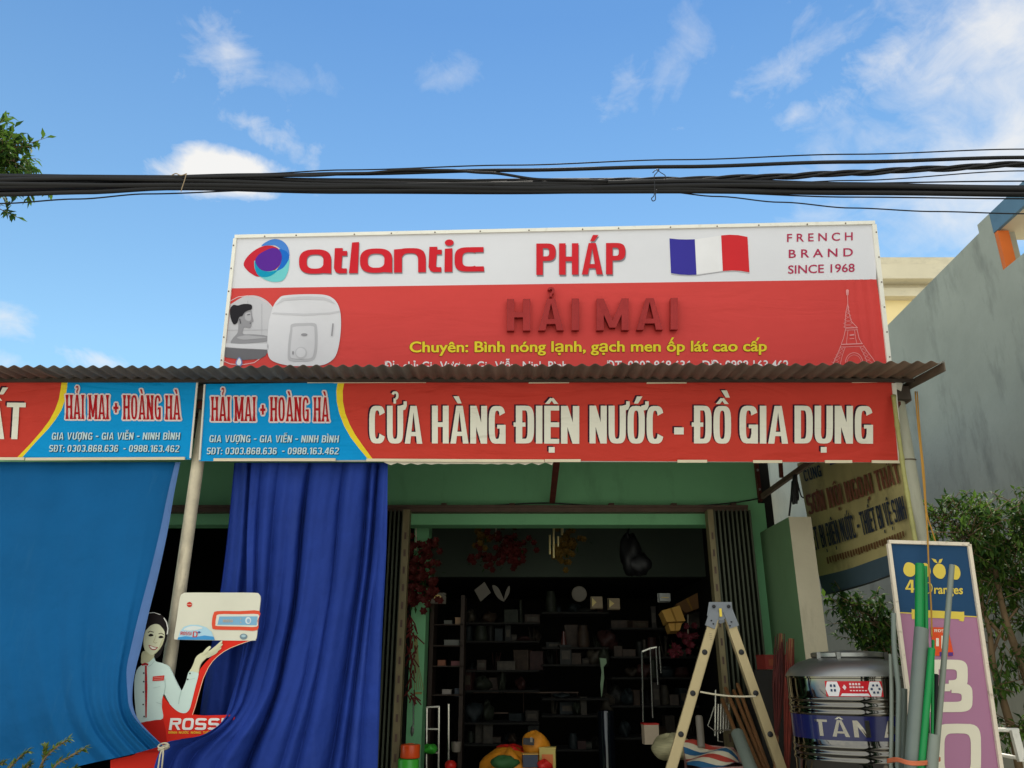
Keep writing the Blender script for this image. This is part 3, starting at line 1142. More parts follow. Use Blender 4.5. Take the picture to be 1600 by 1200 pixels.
# the wide rounded wordmark
def wordmark():
    S = []
    H = 100.0
    sx, sy = 35, 21

    def a_(x):
        S.append(ring(x, 0, x + 146, H, sx, sy, 0, 360, .72, 40))
        S.append([[(x + 108, 2), (x + 146, 0), (x + 146, 62), (x + 111, 62)]])

    def t_(x):
        S.append([[(x + 6, 22), (x + 40, 22), (x + 46, 104), (x + 10, 104)]])
        S.append([[(x + 6, 22), (x + 14, 6), (x + 28, 0), (x + 64, 0), (x + 64, 20), (x + 48, 20), (x + 40, 22)]])
        S.append([[(x + 40, 72), (x + 66, 72), (x + 66, 92), (x + 40, 92)]])
    a_(0)
    t_(152)
    S.append([[(226, 0), (266, 0), (272, 128), (240, 126)]])
    a_(276)
    S.append([[(430, 0), (466, 0), (466, 97), (430, 95)]])
    S.append(ring(430, -20, 574, H, sx, sy, 0, 150, .62, 40))
    S.append([[(539, 0), (574, 0), (574, 45), (539, 45)]])
    t_(580)
    S.append([[(658, 0), (694, 0), (694, 97), (660, 95)]])
    S.append([disc(680, 120, 20, 13)])
    S.append(ring(704, 0, 842, H, sx, sy, 58, 302, .62, 40))
    S.append([[(776, H - 21), (835, H - 21), (835, H), (776, H)]])
    S.append([[(776, 0), (838, 0), (836, 21), (776, 21)]])
    bl, br = (467.5, 428.5), (758, 424.5)
    k = (br[0] - bl[0]) / 842.0
    return [[[(bl[0] + x * k, bl[1] + (br[1] - bl[1]) * x / 842.0 - y * .38) for x, y in poly] for poly in one] for one in S]


wm = wordmark()
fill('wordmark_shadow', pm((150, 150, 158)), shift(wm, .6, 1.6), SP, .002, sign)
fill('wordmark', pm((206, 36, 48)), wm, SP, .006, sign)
st = tx('PHÁP', dict(W=.52, sx=.175, sy=.15, p=.7, gap=.09, mk=1), (838, 430), (977, 429), 49)
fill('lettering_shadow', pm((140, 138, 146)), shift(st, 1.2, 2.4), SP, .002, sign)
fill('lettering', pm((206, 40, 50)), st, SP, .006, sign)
# tricolour
fl = fill('flag_print', pm((58, 52, 150)), [[[z2(*p) for p in ((551, 97), (590, 101), (630, 102), (668, 101), (676, 265), (640, 266), (600, 264), (558, 258))]]], SP, .003, sign)
fill('flag_stripe', pm((206, 44, 50)), [[[z2(*p) for p in ((790, 83), (830, 80), (870, 82), (912, 90), (921, 254), (880, 247), (840, 245), (798, 248))]]], SP, .003, fl)
fill('flag_stripe', pm((232, 230, 232)), [[[z2(*p) for p in ((668.5, 101), (730, 93), (789.5, 84), (797.5, 248), (740, 256), (676.5, 264))]]], SP, .003, fl)
fill('flag_edge', pm((168, 166, 172)), [line([z2(560, 263), z2(620, 269), z2(677, 269), z2(740, 259), z2(798, 251), z2(860, 249), z2(921, 258)], 1.0)], SP, .0025, fl)
for s_, a, b, c in (('F R E N C H', (1095, 113), (1399, 105), 37), ('B R A N D', (1103, 187), (1400, 179), 38), ('SINCE 1968', (1100, 260), (1408, 251), 38)):
    fill('small_lettering', pm((176, 52, 84)), font_text(s_, z2(*a), z2(*b), c / 2.963, .012), SP, .003, sign)
# mirror-finish raised letters
MIR = mat('red_mirror_acrylic', (138, 46, 44), .1, metal=.92, var=.12, vscale=3, bump=1.0, bscale=5, stretch=(1.3, 1, 1))
HM = dict(W=.6, sx=.19, sy=.165, p=.72, gap=.2, space=.36, mk=.9)
st = tx('HẢI', HM, (792, 519.5), (904, 519), 49) + tx('MAI', dict(HM, W=.64), (931, 519), (1057, 518), 49)
fill('raised_lettering', MIR, st, SP, .05, sign, step=.0006, thick=.045)
YEL = pm((226, 206, 52))
YSH = pm((150, 40, 36))
tb = (640, 550.5), (1197.5, 548.8)
st = font_text('Chuyên: Bình nóng lạnh, gạch men ôp lát cao câp', tb[0], tb[1], 16.5, .017)
ac = [[[(p[0] + dx, p[1]) for p in ((1051, 532.5), (1053.5, 532.5), (1058, 527.5), (1054.4, 527.5))]] for dx in (0, 0)]
xs = [p for f in st[0] for p in f]
acc = []
for cx in (1044.8, 1178.2):
    acc.append([[(cx + 2, 533), (cx + 4.6, 533), (cx + 8.5, 527.6), (cx + 4.8, 527.6)]])
fill('slogan_outline', YSH, outline(st, .9, 6), SP, .002, sign, step=.0001)
fill('slogan_lettering', YEL, st + shift(st, .45, 0) + acc, SP, .005, sign)
WHT = pm((228, 224, 226))
fill('address_lettering', WHT, font_text('Địa chỉ: Gia Vượng, Gia Viễn, Ninh Bình', (600, 578.5), (886, 578), 13.5, .014)
     + font_text('ĐT: 0303.868.636 - DĐ: 0988.163.462', (947, 577.5), (1232, 576.5), 13.5, .014), SP, .003, sign)
# tower line drawing
T_ = []
PK = pm((226, 150, 150))


def tw(*p):
    return [z2(*a) for a in p]


for s_ in (-1, 1):
    c = 1390 if s_ > 0 else 1390
    L_ = [(1374, 345), (1376, 400), (1374 + s_ * 7, 440), (1378 + s_ * 14, 480), (1392 + s_ * 30, 512)]
    T_.append(line(tw(*L_), 1.0))
    T_.append(line(tw((1392 + s_ * 26, 515), (1392 + s_ * 36, 560), (1394 + s_ * 48, 585)), 1.0))
    T_.append(line(tw((1392 + s_ * 15, 520), (1392 + s_ * 20, 560), (1394 + s_ * 24, 585)), .8))
    T_.append(line(tw((1396 + s_ * 52, 592), (1400 + s_ * 66, 620), (1405 + s_ * 88, 655), (1408 + s_ * 104, 690)), 1.1))
    T_.append(line(tw((1398 + s_ * 34, 600), (1402 + s_ * 52, 640), (1405 + s_ * 66, 690)), .8))
    for k in range(5):
        yy = 600 + k * 17
        T_.append(line(tw((1396 + s_ * (36 + k * 7), yy), (1398 + s_ * (60 + k * 9), yy + 17)), .5))
        T_.append(line(tw((1396 + s_ * (56 + k * 10), yy), (1398 + s_ * (42 + k * 7), yy + 17)), .5))
    for k in range(6):
        yy = 400 + k * 18
        T_.append(line(tw((1376 - s_ * (1 + k * 4), yy), (1379 + s_ * (3 + k * 4.5), yy + 18)), .5))
T_.append(line(tw((1364, 512), (1420, 510)), 1.6))
T_.append(line(tw((1362, 522), (1422, 520)), .8))
T_.append(line(tw((1345, 588), (1445, 584)), 1.6))
T_.append(line(tw((1340, 600), (1452, 596)), .8))
T_.append(line(tw((1384, 545), (1406, 543)), 2))
T_.append(line(tw((1384, 562), (1406, 560)), 1))
T_.append([[z2(1366 + 8 + a, 338 + b) for a, b in ((-7, 0), (-3, -5), (3, -5), (7, 0), (5, 22), (-5, 22))]])
T_.append(line([z2(1405 + 40 * math.cos(R(a)), 672 - 46 * math.sin(R(a))) for a in range(0, 181, 15)], 1.0))
T_.append(line([z2(1405 + 33 * math.cos(R(a)), 674 - 38 * math.sin(R(a))) for a in range(0, 181, 15)], .6))
fill('tower_drawing', PK, T_, SP, .003, sign, step=.0002)

# printed water heater and bath photograph
hp = smooth_poly(Z([(310, 362), (400, 356), (490, 358), (532, 373), (556, 400), (569, 440), (572, 500), (566, 570), (552, 630), (530, 662), (485, 684), (400, 688), (330, 686), (262, 668), (236, 640), (231, 580), (236, 500), (246, 450), (262, 405), (284, 376)]))
GR = lambda v: pm((v, v - 2, v + 3))
wh = fill('heater_print', GR(216), [hp], SP, .006, sign)
fill('heater_shade', GR(198), [[Z([(262, 440), (300, 442), (400, 446), (520, 440), (566, 432), (569, 440), (520, 449), (400, 456), (300, 451), (250, 447)])],
                               [Z([(300, 375), (400, 366), (490, 369), (525, 382), (548, 404), (520, 392), (490, 383), (400, 380), (310, 386), (270, 408)])]], SP, .0075, wh)
fill('heater_panel', GR(186), [smooth_poly(Z([(345, 494), (400, 490), (452, 491), (462, 520), (463, 590), (456, 640), (440, 663), (390, 668), (336, 664), (326, 640), (330, 570), (338, 520)]), 3)], SP, .008, wh)
fill('heater_panel_face', GR(208), [smooth_poly(Z([(352, 508), (400, 504), (444, 505), (450, 525), (451, 590), (446, 630), (434, 652), (390, 656), (346, 652), (338, 634), (342, 575), (348, 525)]), 3)], SP, .0095, wh)
fill('heater_knob', GR(194), [[disc(*z1(388, 628), 28 / 2.963)]], SP, .011, wh)
fill('heater_knob', GR(212), [[disc(*z1(387, 627), 22 / 2.963)]], SP, .0122, wh)
fill('heater_mark', GR(150), [[disc(*z1(403, 544), 5, 2.2)], [disc(*z1(351, 628), 1.4, 3)]] + [line(Z([(536, 492), (530, 550)]), 2.0)], SP, .0125, wh)
bx, by = 158, 505
cp = [(x, y) for x, y in [(bx + 125 * math.cos(R(a)), by + 145 * math.sin(R(a))) for a in range(-118, 119, 8)]]
left = [(34, 640), (60, 402)]
ph = fill('bath_photo', GR(196), [Z([(max(x, 60 - (y - 400) * .115), y) for x, y in cp] + left)], SP, .002, sign)
fill('bath_arc', pm((226, 196, 198)), [line(Z([(60, 386), (95, 368), (140, 362), (190, 372), (240, 400), (285, 445)]), 1.0), line(Z([(22, 662), (60, 678), (110, 682), (170, 672), (215, 640), (240, 610)]), 1.0)], SP, .0025, sign)
fill('bath_tile', GR(178), [line(Z([(140, 385), (140, 410)]), .8), line(Z([(40, 522), (240, 520)]), .8), line(Z([(205, 400), (205, 545)]), .6)], SP, .0035, ph)
fill('bath_skin', GR(150), [smooth_poly(Z([(96, 452), (125, 436), (156, 428), (161, 455), (167, 481), (157, 487), (158, 500), (150, 513), (126, 510), (119, 522), (121, 540), (165, 541), (232, 549), (236, 572), (170, 580), (110, 584), (62, 582), (74, 556), (94, 532), (97, 490)]), 3)], SP, .0042, ph)
fill('bath_skin_light', GR(176), [smooth_poly(Z([(130, 445), (152, 440), (157, 462), (154, 478), (140, 480), (128, 468)]), 3), smooth_poly(Z([(90, 556), (130, 546), (180, 550), (228, 556), (180, 562), (120, 566)]), 3)], SP, .0055, ph)
fill('bath_hair', GR(38), [smooth_poly(Z([(58, 440), (62, 418), (76, 405), (95, 408), (122, 401), (156, 404), (160, 424), (143, 431), (126, 440), (116, 456), (101, 462), (92, 488), (76, 495), (64, 472)]), 3)], SP, .0068, ph)
fill('bath_face_line', GR(70), [line(Z([(138, 452), (152, 449)]), 1), line(Z([(150, 490), (158, 489)]), .9), line(Z([(104, 470), (108, 492)]), 1.2)], SP, .0075, ph)
fill('bath_tub', GR(214), [Z([(36, 582), (110, 586), (232, 584), (238, 596), (236, 612), (110, 606), (34, 600)])], SP, .006, ph)
fill('bath_tub_side', GR(112), [Z([(33, 603), (110, 608), (236, 614), (222, 640), (195, 655), (120, 660), (40, 648), (30, 640)])], SP, .0045, ph)
fill('drop_mark', pm((120, 140, 190)), [smooth_poly(Z([(102, 646), (116, 668), (112, 686), (100, 690), (88, 684), (86, 668)]), 3)], SP, .008, ph)
fill('drop_mark', pm((226, 226, 232)), [smooth_poly(Z([(102, 652), (111, 669), (108, 682), (100, 685), (92, 681), (91, 669)]), 3)], SP, .0092, ph)

# ================================================================== BANNERS UNDER THE AWNING
BP = Plane((0, 5.42, RZ), (0, -1, -.17))


def z3(x, y):
    return (x / 2.963, y / 2.963 + 560)


def z4(x, y):
    return (x / 2.963 + 520, y / 2.963 + 560)


BRED, BBLUE, BYEL, BWHT = (200, 62, 50), (0, 148, 214), (240, 212, 50), (232, 227, 210)
SHADE = (58, 22, 40)
WR = .9


def canvas_back(pl, corners, parent):
    b = MB()
    q = [pl.pt(*p, -.004) for p in corners]
    q2 = [v + Vector((0, .004, 0)) for v in q]
    b.add(q + q2, [(0, 3, 2, 1), (4, 5, 6, 7), (0, 1, 5, 4), (1, 2, 6, 5), (2, 3, 7, 6), (3, 0, 4, 7)])
    b.build('backing', pm((190, 186, 176)), parent)


def sagf(seed, amp=.012):
    g = random.Random(seed)
    ph = [g.uniform(0, 6.28) for _ in range(5)]

    def f(u, v):
        return amp * (.5 * math.sin(u * 7 + v * 4 + ph[0]) + .35 * math.sin(u * 17 - v * 6 + ph[1]) + .25 * math.sin(u * 31 + v * 9 + ph[2])) * math.sin(math.pi * min(1, max(0, v)))
    return f


def laths(parent, segs, pl):
    for a, b in segs:
        m_ = MB()
        m_.bar(pl.pt(*a, .012), pl.pt(*b, .012), .012, .02, side=pl.n)
        m_.build('lath', WOOD, parent)


b1 = thing('shop_banner', (.6, 5.5, 2.95), 'long red and blue banner with wide white shop lettering hung under the awning', 'banner', 'banners under the awning')
cor = [(319.5, 600), (1397, 597), (1407.5, 722.5), (311, 720.5)]
canvas_back(BP, cor, b1)
ycl = [z4(*p) for p in ((22, 112), (16, 150), (18, 200), (30, 255), (52, 312), (82, 365), (120, 415), (166, 470))]
ycr = [z4(*p) for p in ((53, 112), (46, 150), (47, 200), (58, 255), (78, 305), (105, 355), (140, 405), (188, 470))]
blue = [cor[0]] + ycl + [cor[3]]
red = ycr + [cor[2], cor[1]]
fill('blue_panel', pm(BBLUE, WR), [blue], BP, .0, b1)
fill('red_panel', pm(BRED, WR), [red], BP, .0, b1)
fill('yellow_arc', pm(BYEL, WR), [ycl + ycr[::-1]], BP, .0, b1)
st = []
for s_, x0, x1 in (('CỬA', 577, 660), ('HÀNG', 675, 790), ('ĐIỆN', 806, 905), ('NƯỚC', 921, 1037), ('ĐỒ', 1084, 1142), ('GIA', 1155, 1231), ('DỤNG', 1241, 1363.5)):
    st += tx(s_, IMPACT, (x0, 693), (x1, 693.5), 59)
st += [[[(1053, 668), (1068, 668), (1068, 679), (1053, 679)]]]
fill('shadow_lettering', pm(SHADE, WR), shift(st, -2.6, -2.0), BP, .002, b1)
fill('main_lettering', pm(BWHT, WR), st, BP, .0055, b1)


def name_block(par, pl, x0, x1, yb, g0, g1, yg, s0, s1, ys):
    w = tx('HẢI MAI + HOÀNG HÀ', WEST, (x0 + 2, yb - 3), (x1 - 2, yb - 2), 38)
    fill('name_outline', pm((232, 214, 210), WR), outline(w, 2.6, 10), pl, .002, par, step=.00012, cyc=29)
    fill('name_lettering', pm((176, 22, 30), WR), w, pl, .0065, par)
    a = tx('GIA VƯỢNG - GIA VIỄN - NINH BÌNH', SMALLB, g0, g1, 11, .12)
    b = tx('SĐT: 0303.868.636', SMALLB, s0, (s0[0] + (s1[0] - s0[0]) * .53, s0[1]), 10.6, .12) + tx('- 0988.163.462', SMALLB, (s0[0] + (s1[0] - s0[0]) * .57, s0[1]), s1, 10.6, .12)
    fill('detail_shadow', pm((8, 60, 92), WR), shift(a + b, .7, .9), pl, .002, par)
    fill('detail_lettering', pm((196, 220, 226), WR), a + b, pl, .005, par)


name_block(b1, BP, 329, 516, 661, (327, 691), (529, 691.5), 0, (323, 710), (529, 710), 0)
laths(b1, [((481, 597), (522, 596.5)), ((522, 597), (666, 596.5)), ((826, 597.5), (889, 597)), ((1010, 598), (1072, 597.5)), ((1330, 596.5), (1370, 596)),
           ((335, 718.5), (525, 718.5)), ((573, 719), (850, 720.5)), ((851, 720), (907, 720)), ((1058, 721), (1104, 721)), ((1176, 721.5), (1221, 721.5)), ((1288, 721.5), (1330, 721.5)), ((1361, 721.5), (1405, 722))], BP)
m = MB()
m.bar(BP.pt(1396, 599, .006), BP.pt(1406.5, 721, .006), .01, .03, side=BP.n)
m.bar(BP.pt(1398, 600, .004), BP.pt(1412, 604, -.03), .006, .06, side=BP.n)
m.build('white_edge', pm((222, 216, 204), .3), b1)
m = MB()
m.bar(BP.pt(320.5, 601, .006), BP.pt(312.5, 719, .006), .01, .012, side=BP.n)
m.build('white_edge', pm((222, 216, 204), .3), b1)
# torn hem hanging a little under the laths
hem = [(600 + i * 10.5, 722 + (2.5 if i % 2 else .5) + 2.2 * abs(math.sin(i * 1.7))) for i in range(26)]
fill('ragged_hem', pm((214, 206, 188), .3), [[(600, 719.6)] + hem + [(866, 719.8)]], BP, -.002, b1)

b2_ = thing('shop_banner', (-3.4, 5.5, 2.95), 'red and blue banner cut by the left edge, ending beside the pole', 'banner', 'banners under the awning')
cor = [(-330, 590), (309.5, 594.5), (297.5, 718), (-330, 719)]
canvas_back(BP, cor, b2_)
ycl = [z3(*p) for p in ((286, 102), (281, 140), (272, 190), (254, 240), (228, 288), (192, 336), (140, 396), (72, 466))]
ycr = [z3(*p) for p in ((313, 102), (310, 140), (302, 190), (284, 240), (256, 285), (222, 328), (165, 388), (96, 466))]
fill('blue_panel', pm(BBLUE, WR), [ycr + [cor[2], cor[1]]], BP, .0, b2_)
fill('red_panel', pm(BRED, WR), [[cor[0]] + ycl + [cor[3]]], BP, .0, b2_)
fill('yellow_arc', pm(BYEL, WR), [ycl + ycr[::-1]], BP, .0, b2_)
st = tx('ẤT', dict(IMPACT, W=.5, gap=.02), (-26, 686), (38, 686.5), 57)
st = [[[(x + (686 - y) * .06, y) for x, y in p] for p in s_] for s_ in st]
fill('shadow_lettering', pm(SHADE, WR), shift(st, -3, -2.5), BP, .002, b2_)
fill('main_lettering', pm(BWHT, WR), st, BP, .0055, b2_)
name_block(b2_, BP, 102, 284, 658, (81, 687), (281, 687), 0, (77, 706), (280, 706.5), 0)
laths(b2_, [((-300, 593), (207, 594)), ((215, 594.3), (308, 594.5)), ((-300, 717), (40, 717)), ((42, 717.5), (290, 716.5))], BP)
m = MB()
m.bar(BP.pt(309, 596, .006), BP.pt(298, 716, .006), .01, .012, side=BP.n)
m.build('white_edge', pm((222, 216, 204), .3), b2_)

# ---- old yellow banner along the side passage
SX = 2.79
OP = Plane((SX, 6.4, 2.5), (-1, 0, 0))
ob = thing('cloth_banner', (SX, 6.4, 2.2), 'faded yellow sideways banner with red and navy words beside the grey wall', 'banner')


def z5(x, y):
    return (x / 4.286 + 1160, y / 4.286 + 680)


YB_ = (182, 166, 112)


def upt(u, v):
    "u along the banner's length (0 deep .. 1 near), v 0 top .. 1 bottom -> pixels"
    tl, tr, bl, br = z5(366, 190), z5(1000, -40), z5(541, 1068), z5(1196, 850)
    x = (tl[0] * (1 - u) + tr[0] * u) * (1 - v) + (bl[0] * (1 - u) + br[0] * u) * v
    y = (tl[1] * (1 - u) + tr[1] * u) * (1 - v) + (bl[1] * (1 - u) + br[1] * u) * v + 9 * math.sin(math.pi * u) * v * (.5)
    return x, y


def ogrid(name, m_, u0, u1, v0, v1, off, thick=False):
    b = MB()
    n = 20
    vs = []
    for j in range(n + 1):
        for i in range(n + 1):
            u, v = u0 + (u1 - u0) * i / n, v0 + (v1 - v0) * j / n
            vs.append(OP.pt(*upt(u, v), off + .012 * math.sin(u * 9 + v * 3) * v))
    w = n + 1
    b.add(vs, [(j * w + i, (j + 1) * w + i, (j + 1) * w + i + 1, j * w + i + 1) for j in range(n) for i in range(n)])
    return b.build(name, m_, ob, smooth=True)


ogrid('yellow_cloth', mat('old_yellow_cloth', YB_, .8, var=.12, vscale=2, streak=((84, 74, 46), .5, (1, 1, 1), 3, .52)), 0, 1, 0, .86, 0)
ogrid('blue_hem', mat('old_blue_hem', (66, 84, 96), .8, var=.1, vscale=3), 0, 1, .86, 1, 0)


def on_banner(strs, u0, u1, v0, capv, o):
    st, w = lettering(strs, o)
    return [[[upt(u0 + (u1 - u0) * a / w, v0 - b * capv) for a, b in poly] for poly in one] for one in st]


OF = .016
fill('red_lettering', pm((128, 78, 58)), on_banner('SƠN NỘI NGOẠI THẤT', .03, 1.0, .40, .15, IMPACT), OP, OF, ob)
fill('navy_lettering', pm((46, 52, 66)), on_banner('ẾT BỊ ĐIỆN NƯỚC - THIẾT BỊ VỆ SINH', .015, .985, .665, .17, IMPACT)
     + on_banner('Cùng'.upper(), .06, .24, .155, .085, SMALLB), OP, OF, ob)
fill('navy_patch', pm((30, 40, 84)), [[[upt(.33, .0), upt(.43, .0), upt(.43, .1), upt(.34, .1)]], [[upt(.5, -.02), upt(.62, -.02), upt(.62, .06), upt(.52, .06)]]], OP, OF, ob)
small = [[[upt(.12 + i * .027, .79 - .03 * ((i * 7) % 3) / 3), upt(.138 + i * .027, .79), upt(.138 + i * .027, .74), upt(.12 + i * .027, .74)]] for i in range(30)]
fill('red_small_print', pm((112, 78, 48)), small, OP, OF, ob)
m = MB()
m.tube([OP.pt(*upt(u, 1.005), .0) for u in [i / 16 for i in range(17)]], .008, 6)
m.build('hem_cord', BLACKPL, ob)

# ================================================================== CLOTH
def coons(Tc, Rc, Bc, Lc, depth, nu, nv, folds=None, upow=1.0):
    "cloth sheet between four pixel curves (each sampled by parameter); depth(u, v) is the distance"
    T_ = crom(Tc, nu + 1)
    B_ = crom(Bc, nu + 1)
    R_ = crom(Rc, nv + 1)
    L_ = crom(Lc, nv + 1)
    vs = []
    for j in range(nv + 1):
        v = j / nv
        for i in range(nu + 1):
            u = i / nu
            x, y = [(1 - v) * T_[i][k] + v * B_[i][k] + (1 - u) * L_[j][k] + u * R_[j][k]
                    - ((1 - u) * (1 - v) * T_[0][k] + u * (1 - v) * T_[-1][k] + (1 - u) * v * B_[0][k] + u * v * B_[-1][k]) for k in (0, 1)]
            dx, dy = folds(u, v) if folds else (0, 0)
            vs.append(at(x + dx, y, depth(u, v) + dy))
    w = nu + 1
    return vs, [(j * w + i, (j + 1) * w + i, (j + 1) * w + i + 1, j * w + i + 1) for j in range(nv) for i in range(nu)]


TIE = (255, 1165)
tarp = thing('curtain', (-3, 5.5, .2), 'light blue tarpaulin curtain tied back at its lower right corner', 'curtain')
EDGE = [(282, 722), (272, 772), (262, 830), (247, 900), (232, 960), (221, 1010), (212, 1045), (207, 1080), (209, 1108), (222, 1132), TIE]


def tarp_depth(u, v):
    e = max(0, u) ** 1.5
    return 5.58 - .34 * min(1, v * 1.25) * e - .04 * v


def ssin(x, k):
    s = math.sin(x)
    return math.copysign(abs(s) ** k, s)


def tarp_fold(u, v):
    g = u ** 1.6
    a = .008 * math.sin(u * 19 + .6) * (1 - .3 * v) + .006 * math.sin(u * 47 + v * 2.0)
    b = .026 * g * max(0, v - .12) * (ssin(u ** 2.2 * 44 + v * 2.2, 1.4) + .35 * math.sin(u ** 2.2 * 97 + 1 + v * 3))
    c = .02 * math.exp(-((u - .55 + .0 * v) / .06) ** 2) * max(0, v - .2) - .02 * math.exp(-((u - .72) / .035) ** 2) * v
    return 0, a + b + c


vs, fs = coons([(-330, 720), (-120, 721), (80, 722), (282, 722)], EDGE,
               [(-330, 1330), (-150, 1275), (30, 1226), (120, 1198), (200, 1180), TIE],
               [(-330, 720), (-330, 900), (-330, 1100), (-330, 1330)], tarp_depth, 220, 110, tarp_fold)
m = MB()
m.add(vs, fs)
o = m.build('cloth', SKYCLOTH, tarp, smooth=True)
# the faded turned-over edge
m = MB()
e_ = crom(EDGE, 60)
inn = crom([(274, 722), (262, 772), (250, 830), (233, 900), (217, 960), (205, 1010), (198, 1045), (199, 1080), (203, 1108), (219, 1133), (253, 1164)], 60)
vs, fs = [], []
for j in range(60):
    v = j / 59
    for i in range(7):
        t = i / 6
        x, y = e_[j][0] * (1 - t) + inn[j][0] * t, e_[j][1] * (1 - t) + inn[j][1] * t
        vs.append(at(x, y, tarp_depth(1, v) - .022 - .03 * v - .006 * math.sin(t * 3.1)))
for j in range(59):
    for i in range(6):
        fs.append((j * 7 + i, j * 7 + i + 1, (j + 1) * 7 + i + 1, (j + 1) * 7 + i))
m.add(vs, fs)
m.build('hem', HEMCLOTH, tarp, smooth=True)

drape = thing('curtain', (-1.5, 5.5, .2), 'royal blue cloth curtain gathered into deep folds and tied at the left', 'curtain')


def drape_depth(u, v):
    e = (1 - u) ** 1.3
    k = min(1, max(0, (v - .38) / .28))
    k = k * k * (3 - 2 * k)
    return 5.62 - .34 * e * k - .05 * (1 - u) * min(1, v * 2) - .03 * v


def drape_fold(u, v):
    s = u + .02 * math.sin(v * 5)
    # a few broad, uneven pleats with sharp valleys
    a = 0
    for c, wd, am, v0 in ((.10, .035, .05, .0), (.23, .03, .05, .05), (.36, .045, .04, .12), (.475, .022, .14, .0), (.60, .03, .05, .35), (.66, .018, .05, .0), (.80, .016, .09, .0), (.865, .014, .10, .0), (.93, .02, .05, .3)):
        cc = c + .03 * math.sin(v * 3 + c * 9) - .05 * v * (c - .5) * (1 if c < .5 else .2)
        a += am * 1.25 * math.exp(-abs((s - cc) / wd) ** 1.15) * min(1, max(0, (v - v0 + .1) * 5))
    b = .016 * math.sin(s * 23 + v * 3) + .006 * math.sin(s * 51 - v * 4 + 1) + .0025 * math.sin(s * 96 + v * 7) + .006 * math.sin(s * 9 - v * 13) * math.sin(v * 6)
    return 0, a + b - .02


vs, fs = coons([(392, 723), (606, 723)], [(606, 723), (604, 850), (597, 1000), (590, 1200), (586, 1300)],
               [(222, 1300), (300, 1310), (420, 1310), (586, 1300)],
               [(392, 723), (386, 830), (385, 930), (380, 1010), (364, 1080), (348, 1126), (318, 1148), (282, 1155), TIE, (238, 1210), (222, 1300)],
               drape_depth, 260, 150, drape_fold)
m = MB()
m.add(vs, fs)
m.build('cloth', NAVYCLOTH, drape, smooth=True)
m = MB()
vs, fs = coons([(366, 723), (440, 723)], [(440, 723), (446, 900), (440, 1100), (436, 1250)], [(300, 1250), (436, 1250)],
               [(366, 723), (356, 830), (345, 920), (330, 1010), (313, 1110), (300, 1250)],
               lambda u, v: 5.72 - .04 * v, 60, 80, lambda u, v: (0, .03 * math.sin(u * 15 + v * 2) + .012 * math.sin(u * 34 + 1)))
m.add(vs, fs)
m.build('inner_fold', NAVYCLOTH, drape, smooth=True)
m = MB()
tp = at(*TIE, 5.16)
for k in range(3):
    m.tube([tp + Vector((.028 * math.cos(R(a)) + .004 * k, .02 * math.sin(R(a)), .012 * math.sin(R(a) + k) - .008 * k)) for a in range(0, 361, 24)], .005, 6)
m.tube([tp, at(250, 1180, 5.12), at(247, 1200, 5.12), at(244, 1240, 5.14)], .005, 6)
m.tube([tp, at(255, 1178, 5.12), at(252, 1210, 5.13)], .005, 6)
m.build('tie_rope', ROPE, smooth=True, label='pale knotted rope tying the two blue curtains together', cat='rope')

# ================================================================== CARDBOARD STANDEE
DP = Plane((0, 5.44, 1.5), (0, -1, .02))


def z7(x, y):
    return (x / 4 + 200, y / 4 + 900)


def Q(L_):
    return [z7(*p) for p in L_]


sd = thing('standee', (-2.2, 5.44, .12), 'cardboard cut-out of a smiling woman in white shirt, water heater on her palm', 'standee')
TH = .012
SRED, SWHT, SSKIN, SHAIR = (222, 46, 32), (206, 224, 214), (214, 212, 178), (30, 24, 24)
swoosh = [(592, 400), (640, 398), (772, 400), (730, 414), (690, 428), (640, 448), (600, 470), (560, 500), (530, 530), (505, 566), (488, 600), (470, 640), (455, 690), (438, 750), (420, 815),
          (404, 866), (470, 872), (560, 870), (660, 868), (700, 1010), (560, 1014), (420, 1012), (330, 1024), (250, 1046), (230, 1100), (260, 1300), (280, 2200), (-110, 2200), (-110, 1150), (30, 1120), (140, 1060), (120, 900), (210, 890), (216, 745), (234, 772),
          (262, 802), (310, 845), (345, 858), (372, 850), (388, 820), (404, 770), (420, 690), (436, 620), (452, 580), (480, 545), (520, 505), (560, 455)]
base = fill('red_board', pm(SRED), [[Q(swoosh)]], DP, 0, sd, thick=TH)
fill('cut_edge', pm((236, 206, 170)), [line(Q([(772, 402), (730, 416), (690, 430), (640, 450), (600, 472), (560, 502), (530, 532), (505, 568), (488, 602), (470, 642), (455, 692), (438, 752), (420, 817), (403, 868)]), .8)], DP, .0012, base)
heat = smooth_poly(Q([(345, 110), (375, 104), (580, 104), (790, 105), (818, 114), (829, 138), (822, 210), (806, 370), (797, 396), (775, 404), (540, 402), (310, 398), (291, 388), (291, 366), (306, 270), (326, 135)]), 3)
ht = fill('heater_board', pm((222, 218, 198)), [[heat]], DP, .003, sd, thick=TH)
fill('panel_ring', pm((226, 84, 56)), [[smooth_poly(Q([(560, 220), (700, 220), (822, 219), (816, 280), (808, 339), (700, 338), (548, 335), (528, 318), (527, 280), (536, 238)]), 3)]], DP, .006, ht)
fill('panel_white', pm((222, 220, 206)), [[smooth_poly(Q([(572, 240), (700, 240), (816, 240), (811, 280), (806, 317), (700, 316), (562, 313), (550, 300), (554, 262)]), 3)]], DP, .0075, ht)
fill('panel_blue', pm((128, 176, 206)), [[Q([(574, 254), (812, 253), (806, 308), (562, 305)])]], DP, .009, ht)
fill('panel_knob', pm((214, 224, 228)), [[disc(*z7(754, 279), 4.6, 5.6)]], DP, .0105, ht)
fill('panel_knob', pm((150, 180, 204)), [[disc(*z7(756, 281), 2.6, 3.4)]], DP, .0118, ht)
